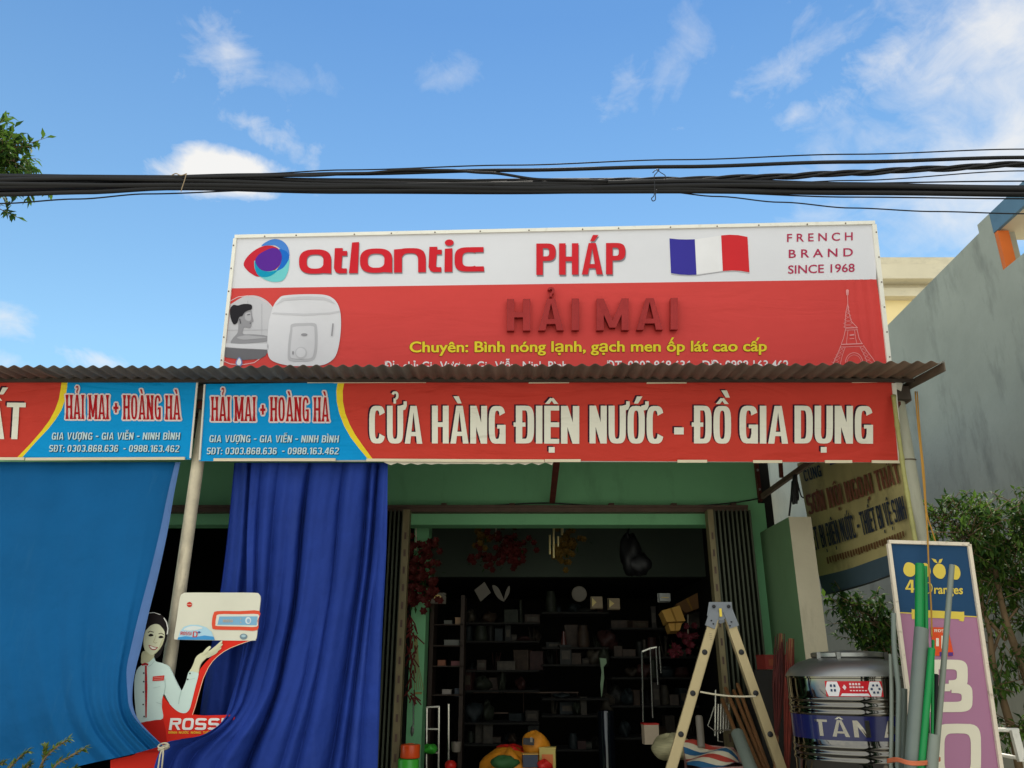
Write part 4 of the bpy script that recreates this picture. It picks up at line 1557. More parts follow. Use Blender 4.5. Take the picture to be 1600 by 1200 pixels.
fill('panel_lettering', pm((206, 176, 140)), tx('ROSSI', BOLD, z7(596, 290), z7(656, 290), 4.2, .1) + [[disc(*z7(708, 268), .9)], [disc(*z7(708, 290), .9)]], DP, .0105, ht)
fill('round_mark', pm((200, 52, 40)), [[disc(*z7(386, 179), 4.1)]], DP, .006, ht)
fill('round_mark_bar', pm((226, 170, 150)), [line(Q([(372, 179), (400, 179)]), 1.1)], DP, .0072, ht)
fill('water_print', pm((176, 212, 226)), [[Q([(312, 397), (328, 345), (352, 318), (392, 305), (440, 306), (490, 320), (524, 348), (544, 399)])]], DP, .006, ht)
fill('water_print_deep', pm((70, 150, 206)), [[Q([(312, 398), (316, 384), (360, 376), (420, 382), (480, 372), (538, 380), (545, 400)])]], DP, .0072, ht)
fill('water_print_light', pm((222, 226, 220)), [[smooth_poly(Q([(350, 336), (380, 318), (420, 313), (470, 324), (440, 336), (390, 342)]), 3)]], DP, .0072, ht)
fill('heater_lettering', pm((206, 60, 60)), tx('ROSSI', BOLD, z7(330, 369), z7(398, 371), 5.4, .1) + tx('D', dict(BOLD, W=.7), z7(406, 383), z7(436, 383), 9, .1), DP, .0085, ht)
fill('heater_lettering', pm((60, 80, 150)), tx('+', BOLD, z7(434, 364), z7(460, 364), 6), DP, .0085, ht)
fill('badge', pm((120, 140, 150)), [[disc(*z7(724, 379), 6, 4.6)]], DP, .006, ht)
fill('badge', pm((170, 196, 204)), [[disc(*z7(724, 375), 3.6, 2.2)]], DP, .0072, ht)
# figure
fig = fill('hair', pm(SHAIR), [[smooth_poly(Q([(106, 460), (104, 330), (112, 250), (135, 233), (165, 231), (208, 245), (236, 280), (246, 335), (238, 395), (218, 455), (196, 500), (170, 515), (140, 500)]), 3)]], DP, .003, sd, thick=TH)
fill('white_hair_rim', pm((222, 220, 210)), [line(Q([(226, 262), (243, 290), (251, 330), (246, 365)]), 1.6), line(Q([(112, 248), (135, 231), (165, 229), (205, 242)]), .8)], DP, .0042, fig)
shirt = fill('shirt', pm(SWHT), [[smooth_poly(Q([(98, 548), (130, 520), (162, 500), (170, 532), (215, 545), (252, 562), (272, 592), (298, 650), (318, 690), (335, 716), (350, 690), (366, 650), (376, 610), (388, 594), (415, 592), (441, 602), (436, 640), (420, 700), (400, 780), (386, 830), (365, 854), (338, 856), (306, 842), (262, 800), (228, 738), (214, 770), (212, 820), (219, 890), (170, 900), (118, 908), (60, 900), (40, 700), (55, 590)]), 3)]], DP, .003, sd, thick=TH)
fill('shirt_fold', pm((172, 192, 184)), [line(Q([(228, 738), (236, 690), (232, 640)]), .9), line(Q([(335, 716), (322, 770), (318, 800)]), .8), line(Q([(366, 650), (420, 640)]), .5), line(Q([(212, 800), (180, 790)]), .6),
                                           line(Q([(160, 700), (205, 690)]), .5), line(Q([(168, 532), (148, 556), (128, 566)]), .7)], DP, .006, shirt)
fill('skirt', pm((188, 34, 26)), [[Q([(118, 906), (170, 899), (219, 889), (236, 960), (244, 1046), (226, 1100), (60, 1100), (60, 920)])]], DP, .0022, sd)
neck = fill('neck', pm((196, 190, 152)), [[smooth_poly(Q([(96, 470), (160, 480), (164, 505), (150, 522), (128, 540), (88, 548), (84, 520)]), 3)]], DP, .0055, fig)
face = fill('face', pm(SSKIN), [[smooth_poly(Q([(118, 330), (135, 312), (165, 300), (192, 300), (214, 314), (230, 342), (232, 378), (222, 418), (204, 452), (178, 482), (155, 494), (130, 488), (110, 470), (100, 430), (102, 380)]), 3)]], DP, .0068, fig)
fill('fringe', pm(SHAIR), [[smooth_poly(Q([(112, 340), (112, 290), (130, 262), (170, 256), (212, 270), (234, 310), (238, 356), (222, 330), (200, 306), (172, 300), (142, 312)]), 3)]], DP, .0082, fig)
fill('eye', pm((36, 28, 26)), [[smooth_poly(Q([(131, 372), (142, 362), (156, 364), (163, 373), (150, 378), (138, 378)]), 3)], [smooth_poly(Q([(194, 383), (205, 374), (219, 376), (226, 384), (214, 389), (202, 389)]), 3)]], DP, .0082, face)
fill('eyebrow', pm((60, 46, 40)), [line(Q([(128, 354), (142, 345), (164, 352)]), 1.0), line(Q([(194, 362), (212, 358), (228, 368)]), 1.0)], DP, .0082, face)
fill('nose_line', pm((176, 164, 124)), [line(Q([(178, 372), (168, 400), (162, 414), (174, 420), (186, 416)]), .7)], DP, .0082, face)
fill('cheek_shade', pm((196, 192, 152)), [[smooth_poly(Q([(214, 400), (226, 390), (222, 420), (205, 452), (180, 480), (160, 492), (190, 458)]), 3)], [smooth_poly(Q([(105, 440), (112, 462), (135, 486), (150, 493), (128, 487), (110, 470)]), 3)]], DP, .0078, face)
fill('lips', pm((168, 74, 66)), [[smooth_poly(Q([(132, 432), (150, 436), (168, 443), (190, 446), (178, 460), (160, 464), (142, 454)]), 3)]], DP, .0082, face)
fill('teeth', pm((236, 232, 216)), [[smooth_poly(Q([(138, 437), (152, 440), (168, 447), (183, 449), (172, 456), (158, 457), (146, 449)]), 3)]], DP, .0095, face)
# forearm and open hand with five fingers
hand = fill('hand', pm((216, 212, 176)), [[smooth_poly(Q([(386, 596), (398, 576), (412, 545), (424, 512), (444, 490), (468, 478), (492, 470), (516, 466), (534, 470), (528, 484), (505, 502), (478, 524), (456, 550), (446, 578), (440, 604), (412, 596)]), 3)]], DP, .0045, sd, thick=TH)
fingers = [[(470, 484), (482, 464), (500, 446), (514, 438), (522, 446), (512, 460), (498, 476), (482, 488)],
           [(500, 478), (524, 458), (552, 436), (580, 410), (590, 405), (592, 415), (574, 436), (548, 460), (520, 482)],
           [(505, 484), (534, 466), (560, 446), (584, 426), (594, 424), (592, 434), (570, 452), (544, 472), (518, 492)],
           [(500, 492), (530, 478), (556, 462), (576, 448), (586, 448), (580, 458), (556, 474), (530, 490), (508, 500)],
           [(490, 502), (516, 492), (540, 480), (558, 470), (564, 474), (548, 488), (524, 500), (500, 512)]]
for k, f in enumerate(fingers):
    fill('finger', pm((220 - 4 * k, 216 - 4 * k, 180 - 4 * k)), [[smooth_poly(Q(f), 3)]], DP, .0058 + .0012 * (4 - k), hand)
fill('tie', pm((176, 40, 44)), [[Q([(86, 552), (108, 541), (131, 549), (126, 561), (116, 556), (102, 558), (92, 562)])], [Q([(109, 560), (120, 560), (124, 700), (119, 885), (112, 885), (108, 700)])]], DP, .0062, shirt)
fill('tie_dots', pm((60, 40, 70)), [[disc(*z7(x, y), .9)] for x, y in ((108, 550), (114, 620), (117, 660), (115, 720), (114, 780))], DP, .0076, shirt)
fill('button', pm((60, 64, 66)), [[disc(*z7(x, y), 1.3)] for x, y in ((101, 607), (101, 660), (99, 725), (98, 803), (104, 878), (390, 609), (376, 646))], DP, .0066, shirt)
fill('name_tag', pm((206, 58, 50)), [[Q([(158, 628), (230, 621), (226, 653), (155, 657)])]], DP, .006, shirt)
fill('name_tag_line', pm((226, 150, 138)), [line(Q([(164, 637), (222, 632)]), .7), line(Q([(164, 648), (220, 643)]), .7)], DP, .0072, shirt)
fill('brand_lettering', pm((236, 228, 220)), tx('ROSSI', dict(W=.9, sx=.22, sy=.2, p=.5, gap=.12), z7(256, 962), z7(594, 962), 18.5, .14) + tx('TM', SMALLB, z7(596, 915), z7(608, 915), 3), DP, .003, base)
fill('brand_small_lettering', pm((240, 186, 60)), tx('BÌNH NƯỚC NÓNG TIẾT KIỆM ĐIỆN', SMALLB, z7(254, 985), z7(650, 986), 3.6), DP, .003, base)

# ================================================================== RIGHT-HAND SIDE THINGS
def z6(x, y):
    return (x / 4 + 1200, y / 4 + 920)


def z8(x, y):
    return (x / 3.16 + 1380, y / 3.16 + 820)


# ---- tall framed paint sign leaning by the post
QP = Plane((2.6, 4.92, 1.9), (0, -1, .05))
bd = thing('sign_board', (2.6, 4.95, .12), 'tall navy and mauve paint sign with yellow fruit, in a worn white frame', 'sign')
cor = [(1387.5, 848.5), (1513, 853), (1563, 1230), (1440, 1236)]


def lerp(a, b, t):
    return (a[0] + (b[0] - a[0]) * t, a[1] + (b[1] - a[1]) * t)


L0, L1 = (1387.5, 848.5), (1437, 1236)
R0, R1 = (1513, 853), (1568, 1236)


def bq(u, y):
    "point of the board at fraction u across, at pixel row y"
    l = lerp(L0, L1, (y - L0[1]) / (L1[1] - L0[1]))
    r = lerp(R0, R1, (y - R0[1]) / (R1[1] - R0[1]))
    return lerp(l, r, u)


BOT = 1500
m = MB()
q = [QP.pt(*p, -.004) for p in (bq(0, 850), bq(1, 850), bq(1, BOT), bq(0, BOT))]
q2 = [v + Vector((0, .025, 0)) for v in q]
m.add(q + q2, [(0, 1, 2, 3), (7, 6, 5, 4), (0, 4, 5, 1), (1, 5, 6, 2), (2, 6, 7, 3), (3, 7, 4, 0)])
m.build('backing', GREYWALL, bd)
MAUVE = mat('mauve_print', (168, 114, 144), .5, var=.04, vscale=2, streak=((156, 108, 118), .4, (1, 1, .4), 3, .56))
fill('navy_panel', pm((38, 72, 106)), [[bq(0, 850), bq(1, 850), bq(1, 964), bq(0, 957)]], QP, 0, bd)
fill('mauve_panel', MAUVE, [[bq(0, 957), bq(1, 964), bq(1, BOT), bq(0, BOT)]], QP, 0, bd)
BY = pm((222, 196, 84))
sx_, sy_ = 1 / 3.16, 1 / 3.16
fr_ = [smooth_poly([z8(*p) for p in L_], 4) for L_ in (
    [(98, 225), (108, 192), (130, 186), (155, 200), (160, 235), (140, 256), (112, 250)],
    [(178, 225), (190, 195), (210, 190), (228, 208), (232, 240), (212, 262), (190, 255)],
    [(244, 232), (254, 202), (276, 192), (300, 206), (307, 240), (290, 266), (262, 260)],
    [(322, 238), (330, 206), (350, 198), (372, 212), (380, 245), (366, 270), (340, 266)])]
fr_ += [[z8(*p) for p in ((236, 166), (258, 172), (268, 192), (250, 184))], [z8(*p) for p in ((270, 190), (276, 172), (292, 168), (284, 188))]]
fill('fruit_print', BY, [[p] for p in fr_], QP, .003, bd)
fill('fruit_outline', pm((38, 72, 106)), [line([z8(338 + 22 * math.cos(R(a)), 236 + 30 * math.sin(R(a))) for a in range(110, 260, 20)], 1.2)], QP, .0045, bd)
fill('brand_lettering', BY, tx('4', BOLD, z8(108, 334), z8(152, 336), 20)
     + [ring(z8(194, 0)[0], z8(0, 340)[1], z8(242, 0)[0], z8(0, 284)[1], 1.3, -1.3, 0, 360, .9)]
     + font_text('ranges', z8(250, 340), z8(392, 342), 13.5, .02), QP, .003, bd)
fill('gold_bar', BY, [[smooth_poly([z8(*p) for p in ((140, 420), (150, 418), (260, 424), (385, 430), (398, 432), (398, 474), (384, 476), (370, 472), (368, 466), (180, 458), (176, 466), (150, 466), (140, 462))], 2)],
                        line([bq(0, 957), bq(1, 964)], 1.6)], QP, .003, bd)
fill('white_lettering', pm((226, 218, 196)), [ring(z8(232, 0)[0], z8(0, 925)[1], z8(440, 0)[0], z8(0, 780)[1], 17, -16, -90, 90, .5), rect(z8(232, 0)[0], z8(0, 925)[1] - 16, z8(340, 0)[0], z8(0, 925)[1]),
                                            rect(z8(232, 0)[0], z8(0, 785)[1], z8(330, 0)[0], z8(0, 822)[1]),
                                            ring(z8(228, 0)[0], z8(0, 815)[1], z8(416, 0)[0], z8(0, 666)[1], 17, -15, -90, 90, .5), rect(z8(228, 0)[0], z8(0, 666)[1], z8(330, 0)[0], z8(0, 666)[1] + 15),
                                            rect(z8(228, 0)[0], z8(0, 666)[1], z8(228, 0)[0] + 14, z8(0, 925)[1])], QP, .003, bd)
fill('white_lettering', pm((226, 218, 196)), [ring(z8(250, 0)[0], z8(0, 1270)[1], z8(482, 0)[0], z8(0, 982)[1], 16, -15, 0, 360, .42)], QP, .003, bd)
stk = fill('paper_sticker', pm((224, 84, 44)), [[[z8(*p) for p in ((232, 506), (318, 508), (346, 640), (334, 650), (246, 646))]]], QP, .005, bd)
fill('sticker_lettering', pm((236, 220, 200)), tx('ROSSI', SMALLB, z8(250, 530), z8(322, 532), 4.6) + [rect(*z8(258, 600), *z8(272, 560)), rect(*z8(284, 612), *z8(300, 548))], QP, .0065, stk)
fill('sticker_print', pm((90, 60, 130)), [rect(*z8(276, 650), *z8(296, 628)), rect(*z8(318, 648), *z8(342, 630))], QP, .0065, stk)
m = MB()
for a, b in ((bq(0, 847), bq(1, 851)), (bq(0, 850), bq(0, BOT)), (bq(1, 851), bq(1, BOT))):
    m.bar(QP.pt(*a, .006), QP.pt(*b, .006), .024, .021, side=QP.n)
m.build('frame', mat('worn_white_frame', (226, 212, 190), .5, var=.05, vscale=6, streak=((112, 82, 56), .75, (5, 5, 5), 5, .57)), bd)

# ---- pipes standing in front of the board
def pipe(px0, px1, Y0, Y1, wpx, mm, label, name='pipe', hollow=True, wall=.1, Yg=None):
    p, q = at(*px0, Y0), at(*px1, Y1)     # top, lower point
    d = (q - p).normalized()
    base_ = q + d * ((.1 - q.z) / d.z) if d.z < -.2 else q
    L_ = (base_ - p).length
    r = wpx / 2 * mpp(*px0, Y0)
    b = MB()
    if hollow:
        b.lathe(base_, p, [(r * .8, 0), (r, 0), (r, L_ - .002), (r * .97, L_), (r * (1 - wall), L_), (r * (1 - wall), L_ - .3), (0, L_ - .3)], 20)
    else:
        b.lathe(base_, p, [(0, 0), (r, 0), (r, L_ - .003), (r * .8, L_), (0, L_)], 16)
    return b.build(name, mm, smooth='auto', label=label, cat='pipe', group='plastic pipes standing by the paint sign')


PVC2 = mat('pale_grey_pvc', (126, 132, 120), .4, var=.06, vscale=5)
pipe((1440, 982), (1425, 1196), 4.55, 4.5, 21, PVC, 'widest grey pipe with an open top, in the middle of the bundle')
pipe((1437, 881), (1436.5, 990), 4.62, 4.6, 13, PPR, 'tallest green pipe, rising above the widest grey one')
pipe((1445.5, 885), (1447, 990), 4.66, 4.62, 6.5, PPR, 'thin green pipe close beside the tallest green one')
pipe((1456, 1013), (1440, 1194), 4.5, 4.46, 10, PPR, 'shorter green pipe just right of the widest grey one', wall=.3)
pipe((1458, 1000), (1456.5, 1150), 4.58, 4.52, 4.5, PPR, 'thinnest green pipe behind the shorter green one', hollow=False)
pipe((1487.5, 883), (1465, 1150), 4.62, 4.52, 8.2, PVC2, 'long slim grey pipe leaning to the right across the paint sign')
pipe((1459.5, 1149), (1456, 1196), 4.47, 4.45, 18, PVC2, 'short fat grey pipe, lowest of the bundle')
pipe((1463, 1054), (1460, 1150), 4.64, 4.55, 7, BLACKPL, 'short black pipe behind the slim leaning grey one', hollow=False)


def bent(pts, Y, wpx, mm, label):
    b = MB()
    r = wpx / 2 * mpp(*pts[0], Y)
    ps = [at(x, y, Y) for x, y in crom(pts, 26)]
    e = ps[-1]
    ps.append(Vector((e.x + .01, e.y - .01, .1)))
    b.tube(ps, r, 12)
    return b.build('pipe', mm, smooth='auto', label=label, cat='pipe', group='plastic pipes standing by the paint sign')


bent([(1396, 958), (1397, 1010), (1401, 1050), (1404, 1080), (1403.5, 1130), (1402.5, 1196)], 4.6, 7.5, PVC, 'bent grey conduit at the left edge of the paint sign')
bent([(1391.5, 1022), (1393, 1080), (1393, 1140), (1392, 1196)], 4.64, 6, PVC2, 'thin straight grey conduit, leftmost of the pipes')
bent([(1413, 1076), (1412, 1140), (1411, 1196)], 4.66, 9, PVC, 'grey conduit half hidden between the bent one and the widest pipe')
m = MB()
sp_ = crom([(1387, 1189), (1402, 1187), (1420, 1192), (1440, 1192.5), (1458, 1190), (1468, 1186)], 30)
for k, dy in enumerate((-2, 0, 2)):
    m.tube([at(x, y + dy, 4.405 + .16 * ((x - 1428) / 40) ** 2) for x, y in sp_], .006, 6)
m.build('strap', mat('orange_strap', (204, 110, 72), .6, var=.15), smooth=True, label='orange strap tied round the standing pipes', cat='strap')

# ---- bamboo pole and orange cord by the right post
m = MB()
bp_ = crom([(1396, 618), (1404, 680), (1414, 750), (1425, 815), (1434, 868), (1443, 930)], 40)
pts = [at(x, y, 5.40 - .004 * i) for i, (x, y) in enumerate(bp_)]
e = pts[-1]
pts.append(Vector((e.x + .03, e.y - .12, .1)))
m.tube(pts, [.015 + (.004 if i % 6 == 0 else 0) for i in range(len(pts))], 10)
m.build('bamboo_pole', BAMBOO, smooth=True, label='thin yellow green bamboo pole leaning beside the awning post', cat='pole')
m = MB()
cd = crom([(1430, 612), (1434, 660), (1440, 720), (1445, 780), (1449, 830), (1451, 880), (1455, 950), (1456, 995)], 40)
m.tube([at(x, y, 5.3 - .42 * min(1, i / 26)) for i, (x, y) in enumerate(cd)], .0052, 6)
cd2 = crom([(1433, 612), (1438, 680), (1444, 740), (1448, 800), (1456, 828), (1463, 850)], 30)
m.tube([at(x, y, 5.3 - .36 * min(1, i / 28)) for i, (x, y) in enumerate(cd2)], .0045, 6)
m.build('orange_cord', ORCORD, smooth=True, label='orange yellow cord hanging from the awning end over the paint sign', cat='cord')
# coil of black cable hanging from the strut
m = MB()
for k in range(9):
    x = 1239 + (k % 4) * 2.2
    m.tube([at(a, b, 6.5 - .015 * (k % 3)) for a, b in crom([(1241 + k * .4, 742), (x, 758 + k), (x - 1 + k * .3, 775), (x + 1, 788 - (k * 5) % 9)], 12)], .011, 6)
m.tube([at(a, b, 6.5) for a, b in crom([(1238, 752), (1236, 780), (1233, 806)], 12)], .008, 6)
m.tube([at(a, b, 6.5) for a, b in crom([(1244, 744), (1248, 762), (1252, 775), (1256, 778)], 12)], .006, 6)
m.build('cable_coil', BLACKPL, smooth=True, label='black cable coil hanging from the strut beside the green wall', cat='cable')

# ---- stainless water tank
TY = 5.35
tk = thing('water_tank', (2.32, TY, .1), 'shiny stainless steel water tank with a navy band beside the pipes', 'water tank')
c0, c1 = at(1237, 1090, TY), at(1418, 1090, TY)
tc_ = Vector(((c0.x + c1.x) / 2, TY, 0))
tr = (c1.x - c0.x) / 2


def tz(y):
    return at(1325, y, TY - tr * .7).z


prof = [(0, 0), (tr * .96, 0), (tr, .02)]
zlist = []
zbase = .42
for yb in (1189, 1178, 1167):
    zlist.append(tz(yb))
for yb in (1114, 1103.5, 1092.5):
    zlist.append(tz(yb))
zt_ = tz(1057)
zz_ = sorted([z for z in [tz(1290), tz(1280), tz(1270)] + zlist if z > .5])
prof = [(0, .35), (tr * .97, .35), (tr, .38)]
for z in zz_:
    prof += [(tr, z - .013), (tr + .003, z - .009), (tr + .0055, z - .003), (tr + .0055, z + .003), (tr + .003, z + .009), (tr, z + .013)]
prof += [(tr, zt_ - .012), (tr + .008, zt_ - .008), (tr + .008, zt_)]
m = MB()
m.lathe((tc_.x, TY, 0), (tc_.x, TY, 3), prof, 96)
body = m.build('body', STEEL, tk, smooth='auto')
m = MB()
zl_ = at(1325, 1030, TY).z
m.lathe((tc_.x, TY, 0), (tc_.x, TY, 3), [(tr + .006, zt_ + .001), (tr + .002, zt_ + .012), (tr * .93, zt_ + .05), (tr * .78, zt_ + .085), (tr * .6, zt_ + .105), (tr * .58, zt_ + .108), (0, zt_ + .112)], 64)
m.build('dome', STEELDULL, tk, smooth='auto')
m = MB()
lz = zt_ + .108
m.lathe((tc_.x + .02, TY, 0), (tc_.x + .02, TY, 3), [(tr * .58, lz + .002), (tr * .6, lz + .008), (tr * .6, lz + .03), (tr * .57, lz + .036), (0, lz + .05)], 48)
for a in (200, 235, 330):
    x, y = tc_.x + .02 + tr * .62 * math.cos(R(a)), TY + tr * .62 * math.sin(R(a))
    m.box(x - .012, x + .012, y - .01, y + .01, lz - .01, lz + .034)
m.build('lid', STEELDULL, tk, smooth='auto')
m = MB()
for k in range(4):
    a = R(45 + 90 * k)
    x, y = tc_.x + tr * .8 * math.cos(a), TY + tr * .8 * math.sin(a)
    m.tube([(x, y, .12), (x, y, .35)], .02, 8)
m.lathe((tc_.x, TY, 0), (tc_.x, TY, 1), [(tr * .85, .2), (tr * .88, .2), (tr * .88, .22), (tr * .85, .22), (tr * .85, .2)], 40)
m.build('stand', STEELDULL, tk)


def wrap(name, mm, polys, r, parent, nsub=14, step=.0002):
    "flat print (metres round the drum, height) wrapped on the tank"
    b = MB()
    for i, poly in enumerate(polys):
        rr = r + (i % 9) * step
        for t in tess(poly):
            tri = [poly[k] for k in t]
            work = [tri]
            for _ in range(3):                # split wide triangles so that they follow the curve
                nxt = []
                for a, b_, c in work:
                    if max(abs(a[0] - b_[0]), abs(b_[0] - c[0]), abs(a[0] - c[0])) > .04:
                        ab, bc, ca = lerp(a, b_, .5), lerp(b_, c, .5), lerp(c, a, .5)
                        nxt += [(a, ab, ca), (ab, b_, bc), (ca, bc, c), (ab, bc, ca)]
                    else:
                        nxt.append((a, b_, c))
                work = nxt
            for T3 in work:
                b.add([(tc_.x + rr * math.sin(s / tr), TY - rr * math.cos(s / tr), z) for s, z in T3], [(0, 1, 2)])
    return b.build(name, mm, parent)


def sarc(px):
    "distance round the drum that shows at pixel column px (rows near 1110)"
    best = min(range(-80, 81), key=lambda a: abs(800 + FPX * (tc_.x + tr * math.sin(R(a))) / ((TY - tr * math.cos(R(a))) / ray(1300, 1120).y) - px))
    return R(best) * tr


zb0, zb1 = tz(1156), tz(1118)
m = MB()
na = 60
vs = []
for j, z in ((0, zb0), (1, zb1)):
    for i in range(na + 1):
        a = R(-100 + 200 * i / na)
        vs.append((tc_.x + (tr + .0015) * math.sin(a), TY - (tr + .0015) * math.cos(a), z))
m.add(vs, [(i, i + 1, na + 2 + i, na + 1 + i) for i in range(na)])
band = m.build('navy_band', NAVY, body, smooth=True)
lw = sarc(1357) - sarc(1272)
st, w = lettering('TÂN Á', dict(W=.62, sx=.17, sy=.14, p=.7, gap=.16, space=.35))
k = lw / lettering('TÂN', dict(W=.62, sx=.17, sy=.14, p=.7, gap=.16, space=.35))[1]
ch_ = (zb1 - zb0) * .68
polys = [[(sarc(1272) + a * k, zb0 + .02 + b * ch_) for a, b in p] for s_ in st for p in s_]
wrap('band_lettering', mat('steel_letter', (150, 146, 138), .12, metal=.95, var=.05), polys, tr + .003, body)
s0, s1 = sarc(1295), sarc(1385)
za, zb_ = tz(1088), tz(1064)
lab = wrap('label', pm((196, 34, 44), 0, .35), [[(s0, za), (s1, za), (s1, zb_), (s0, zb_)]], tr + .0015, body)
hx = lambda cx, w_, h_: [(cx - w_ / 2, (za + zb_) / 2), (cx - w_ / 3, za + (zb_ - za) * (.5 - h_ / 2)), (cx + w_ / 3, za + (zb_ - za) * (.5 - h_ / 2)), (cx + w_ / 2, (za + zb_) / 2), (cx + w_ / 3, zb_ - (zb_ - za) * (.5 - h_ / 2)), (cx - w_ / 3, zb_ - (zb_ - za) * (.5 - h_ / 2))]
ls = s1 - s0
wrap('label_white', pm((226, 222, 222), 0, .35), [hx(s0 + ls * .13, ls * .26, .94), hx(s0 + ls * .86, ls * .26, .94), [(s0 + ls * .25, za + .004), (s0 + ls * .75, za + .004), (s0 + ls * .72, za + .018), (s0 + ls * .28, za + .018)]], tr + .0035, body)
pr_ = []
for j in range(2):
    for i in range(2):
        x, z = s0 + ls * (.09 + .06 * i), za + (zb_ - za) * (.32 + .3 * j)
        pr_.append([(x, z), (x + ls * .035, z), (x + ls * .035, z + .014), (x, z + .014)])
for a in range(6):
    x, z = s0 + ls * .86 + ls * .07 * math.cos(R(60 * a)), (za + zb_) / 2 + (zb_ - za) * .26 * math.sin(R(60 * a))
    pr_.append([(x - .006, z - .006), (x + .007, z - .005), (x + .005, z + .007), (x - .006, z + .005)])
wrap('label_marks', pm((40, 60, 90), 0, .35), pr_, tr + .0058, body)
pr_ = []
for j, zq in enumerate((.36, .56, .74)):
    for i in range(6 - j):
        x, z = s0 + ls * (.42 + .05 * i), za + (zb_ - za) * zq
        pr_.append([(x, z), (x + ls * .035, z), (x + ls * .035, z + .006 + .003 * j), (x, z + .006 + .003 * j)])
pr_.append([(s0 + ls * .3, za + (zb_ - za) * .6), (s0 + ls * .335, za + (zb_ - za) * .42), (s0 + ls * .37, za + (zb_ - za) * .6), (s0 + ls * .335, za + (zb_ - za) * .78)])
wrap('label_print', pm((232, 206, 206), 0, .35), pr_, tr + .0035, body)

# ---- step ladder
LY = 5.8
ld = thing('step_ladder', (1.4, LY + .1, .12), 'tall aluminium step ladder standing open in the doorway', 'ladder')
tL, tR = at(1118, 958, LY), at(1136, 958, LY)
bL_, bR_ = at(1048, 1200, LY), at(1221, 1200, LY)


def ground(p, q):
    d = q - p
    return p + d * ((.13 - p.z) / d.z)


gL, gR = ground(tL, bL_), ground(tR, bR_)
vdir = Vector((tL.x, LY, 0)).normalized() * .40
X1 = Vector((1, 0, 0))
for p, q, back in ((tL, gL, 0), (tR, gR, 0), (tL, gL, 1), (tR, gR, 1)):
    off = vdir * back
    sh = (1 - .0 * back)
    m = MB()
    m.bar(p + off, q + off, .062, .026, side=X1)
    m.bar(p + off + Vector((0, .0175, 0)), q + off + Vector((0, .0175, 0)), .045, .008, side=X1)
    m.build('rail', ALU, ld)
rows = [1019, 1083, 1147, 1212, 1280, 1350]
for side, (p, q) in enumerate(((tL, gL), (tR, gR))):
    for i in range(6):
        zz_ = at(1100 if side == 0 else 1170, rows[i], LY).z
        if zz_ < .2:
            continue
        t = (zz_ - p.z) / (q.z - p.z)
        c = p + (q - p) * t
        m = MB()
        m.tube([c + Vector((0, -.016, 0)), c + vdir + Vector((0, .016, 0))], .0165, 12)
        r_ = m.build('rung', ALU, ld, smooth='auto')
        m = MB()
        m.lathe(c + Vector((0, -.0135, 0)), c + Vector((0, -.022, 0)), [(.019, 0), (.0185, .006), (.012, .0085), (0, .0085)], 14)
        m.build('rung_cap', BLACKPL, r_, smooth='auto')
m = MB()
hc = at(1125, 955, LY)
for y in (-.03, .385):
    o = vdir.normalized() * (y if y > 0 else 0) + Vector((0, -.02, 0))
    a, b = at(1107, 941, LY) + o, at(1142, 941, LY) + o
    c, d = at(1144, 962, LY) + o, at(1104, 962, LY) + o
    mdl = at(1125, 970, LY) + o
    vs = [a, b, c, mdl, d]
    bk = [v + Vector((0, .012, 0)) for v in vs]
    m.add(vs + bk, [(0, 4, 3, 2, 1), (5, 6, 7, 8, 9)] + [(i, (i + 1) % 5, 5 + (i + 1) % 5, 5 + i) for i in range(5)])
    m.bar(at(1116, 955, LY) + o, at(1108, 980, LY) + o, .07, .016, side=X1)
    m.bar(at(1136, 955, LY) + o, at(1146, 980, LY) + o, .07, .016, side=X1)
m.build('hinge', GREYPL, ld)
m = MB()
for x, y in ((1114, 948), (1137, 948), (1113, 975), (1110, 970), (1141, 972), (1139, 978)):
    c = at(x, y, LY) + Vector((0, -.029, 0))
    m.lathe(c, c + Vector((0, -.008, 0)), [(.013 if y < 950 else .006, 0), (.011 if y < 950 else .005, .006), (0, .008)], 12)
m.build('hinge_bolt', BLACKPL, ld)
m = MB()
c = at(1124, 957, LY) + Vector((0, -.034, 0))
m.bar(c + Vector((0, 0, .025)), c + Vector((0, 0, -.03)), .018, .004, side=X1)
m.build('hinge_latch', mat('brass', (206, 180, 70), .35, metal=.6), ld)
m = MB()
a, b = at(1094, 1081, LY - .05), at(1181, 1088, LY - .05)
m.tube([a + (b - a) * (i / 14) + Vector((0, 0, -.012 * math.sin(math.pi * i / 14))) for i in range(15)], .006, 6)
m.build('brace_cord', ROPE, ld)
fill('faint_print', pm((120, 110, 100)), [line([pt_ for pt_ in ((1108 + i * .3, 990 + i * 3), (1112 + i * .3, 990 + i * 3))], .5) for i in range(4)], Plane((0, LY - .0165, 2), (0, -1, 0)), .0, ld)

# ---- tools standing against the green side wall
def stick(px0, px1, Y0, Y1, r, mm, name, label, cat, head=None, group=None):
    p, q = at(*px0, Y0), at(*px1, Y1)
    d = q - p
    g = p + d * ((.14 - p.z) / d.z) if d.z < -.1 else q
    t = thing(name, tuple(g), label, cat, group)
    b = MB()
    b.tube([p, p + (g - p) * .5, g], r, 10)
    b.build('handle', mm, t, smooth='auto')
    if head:
        head(t, p, g)
    return t


REDBR = mat('red_broom_bristle', (74, 22, 16), .8, var=.5, vscale=40, stretch=(1, 1, .15))


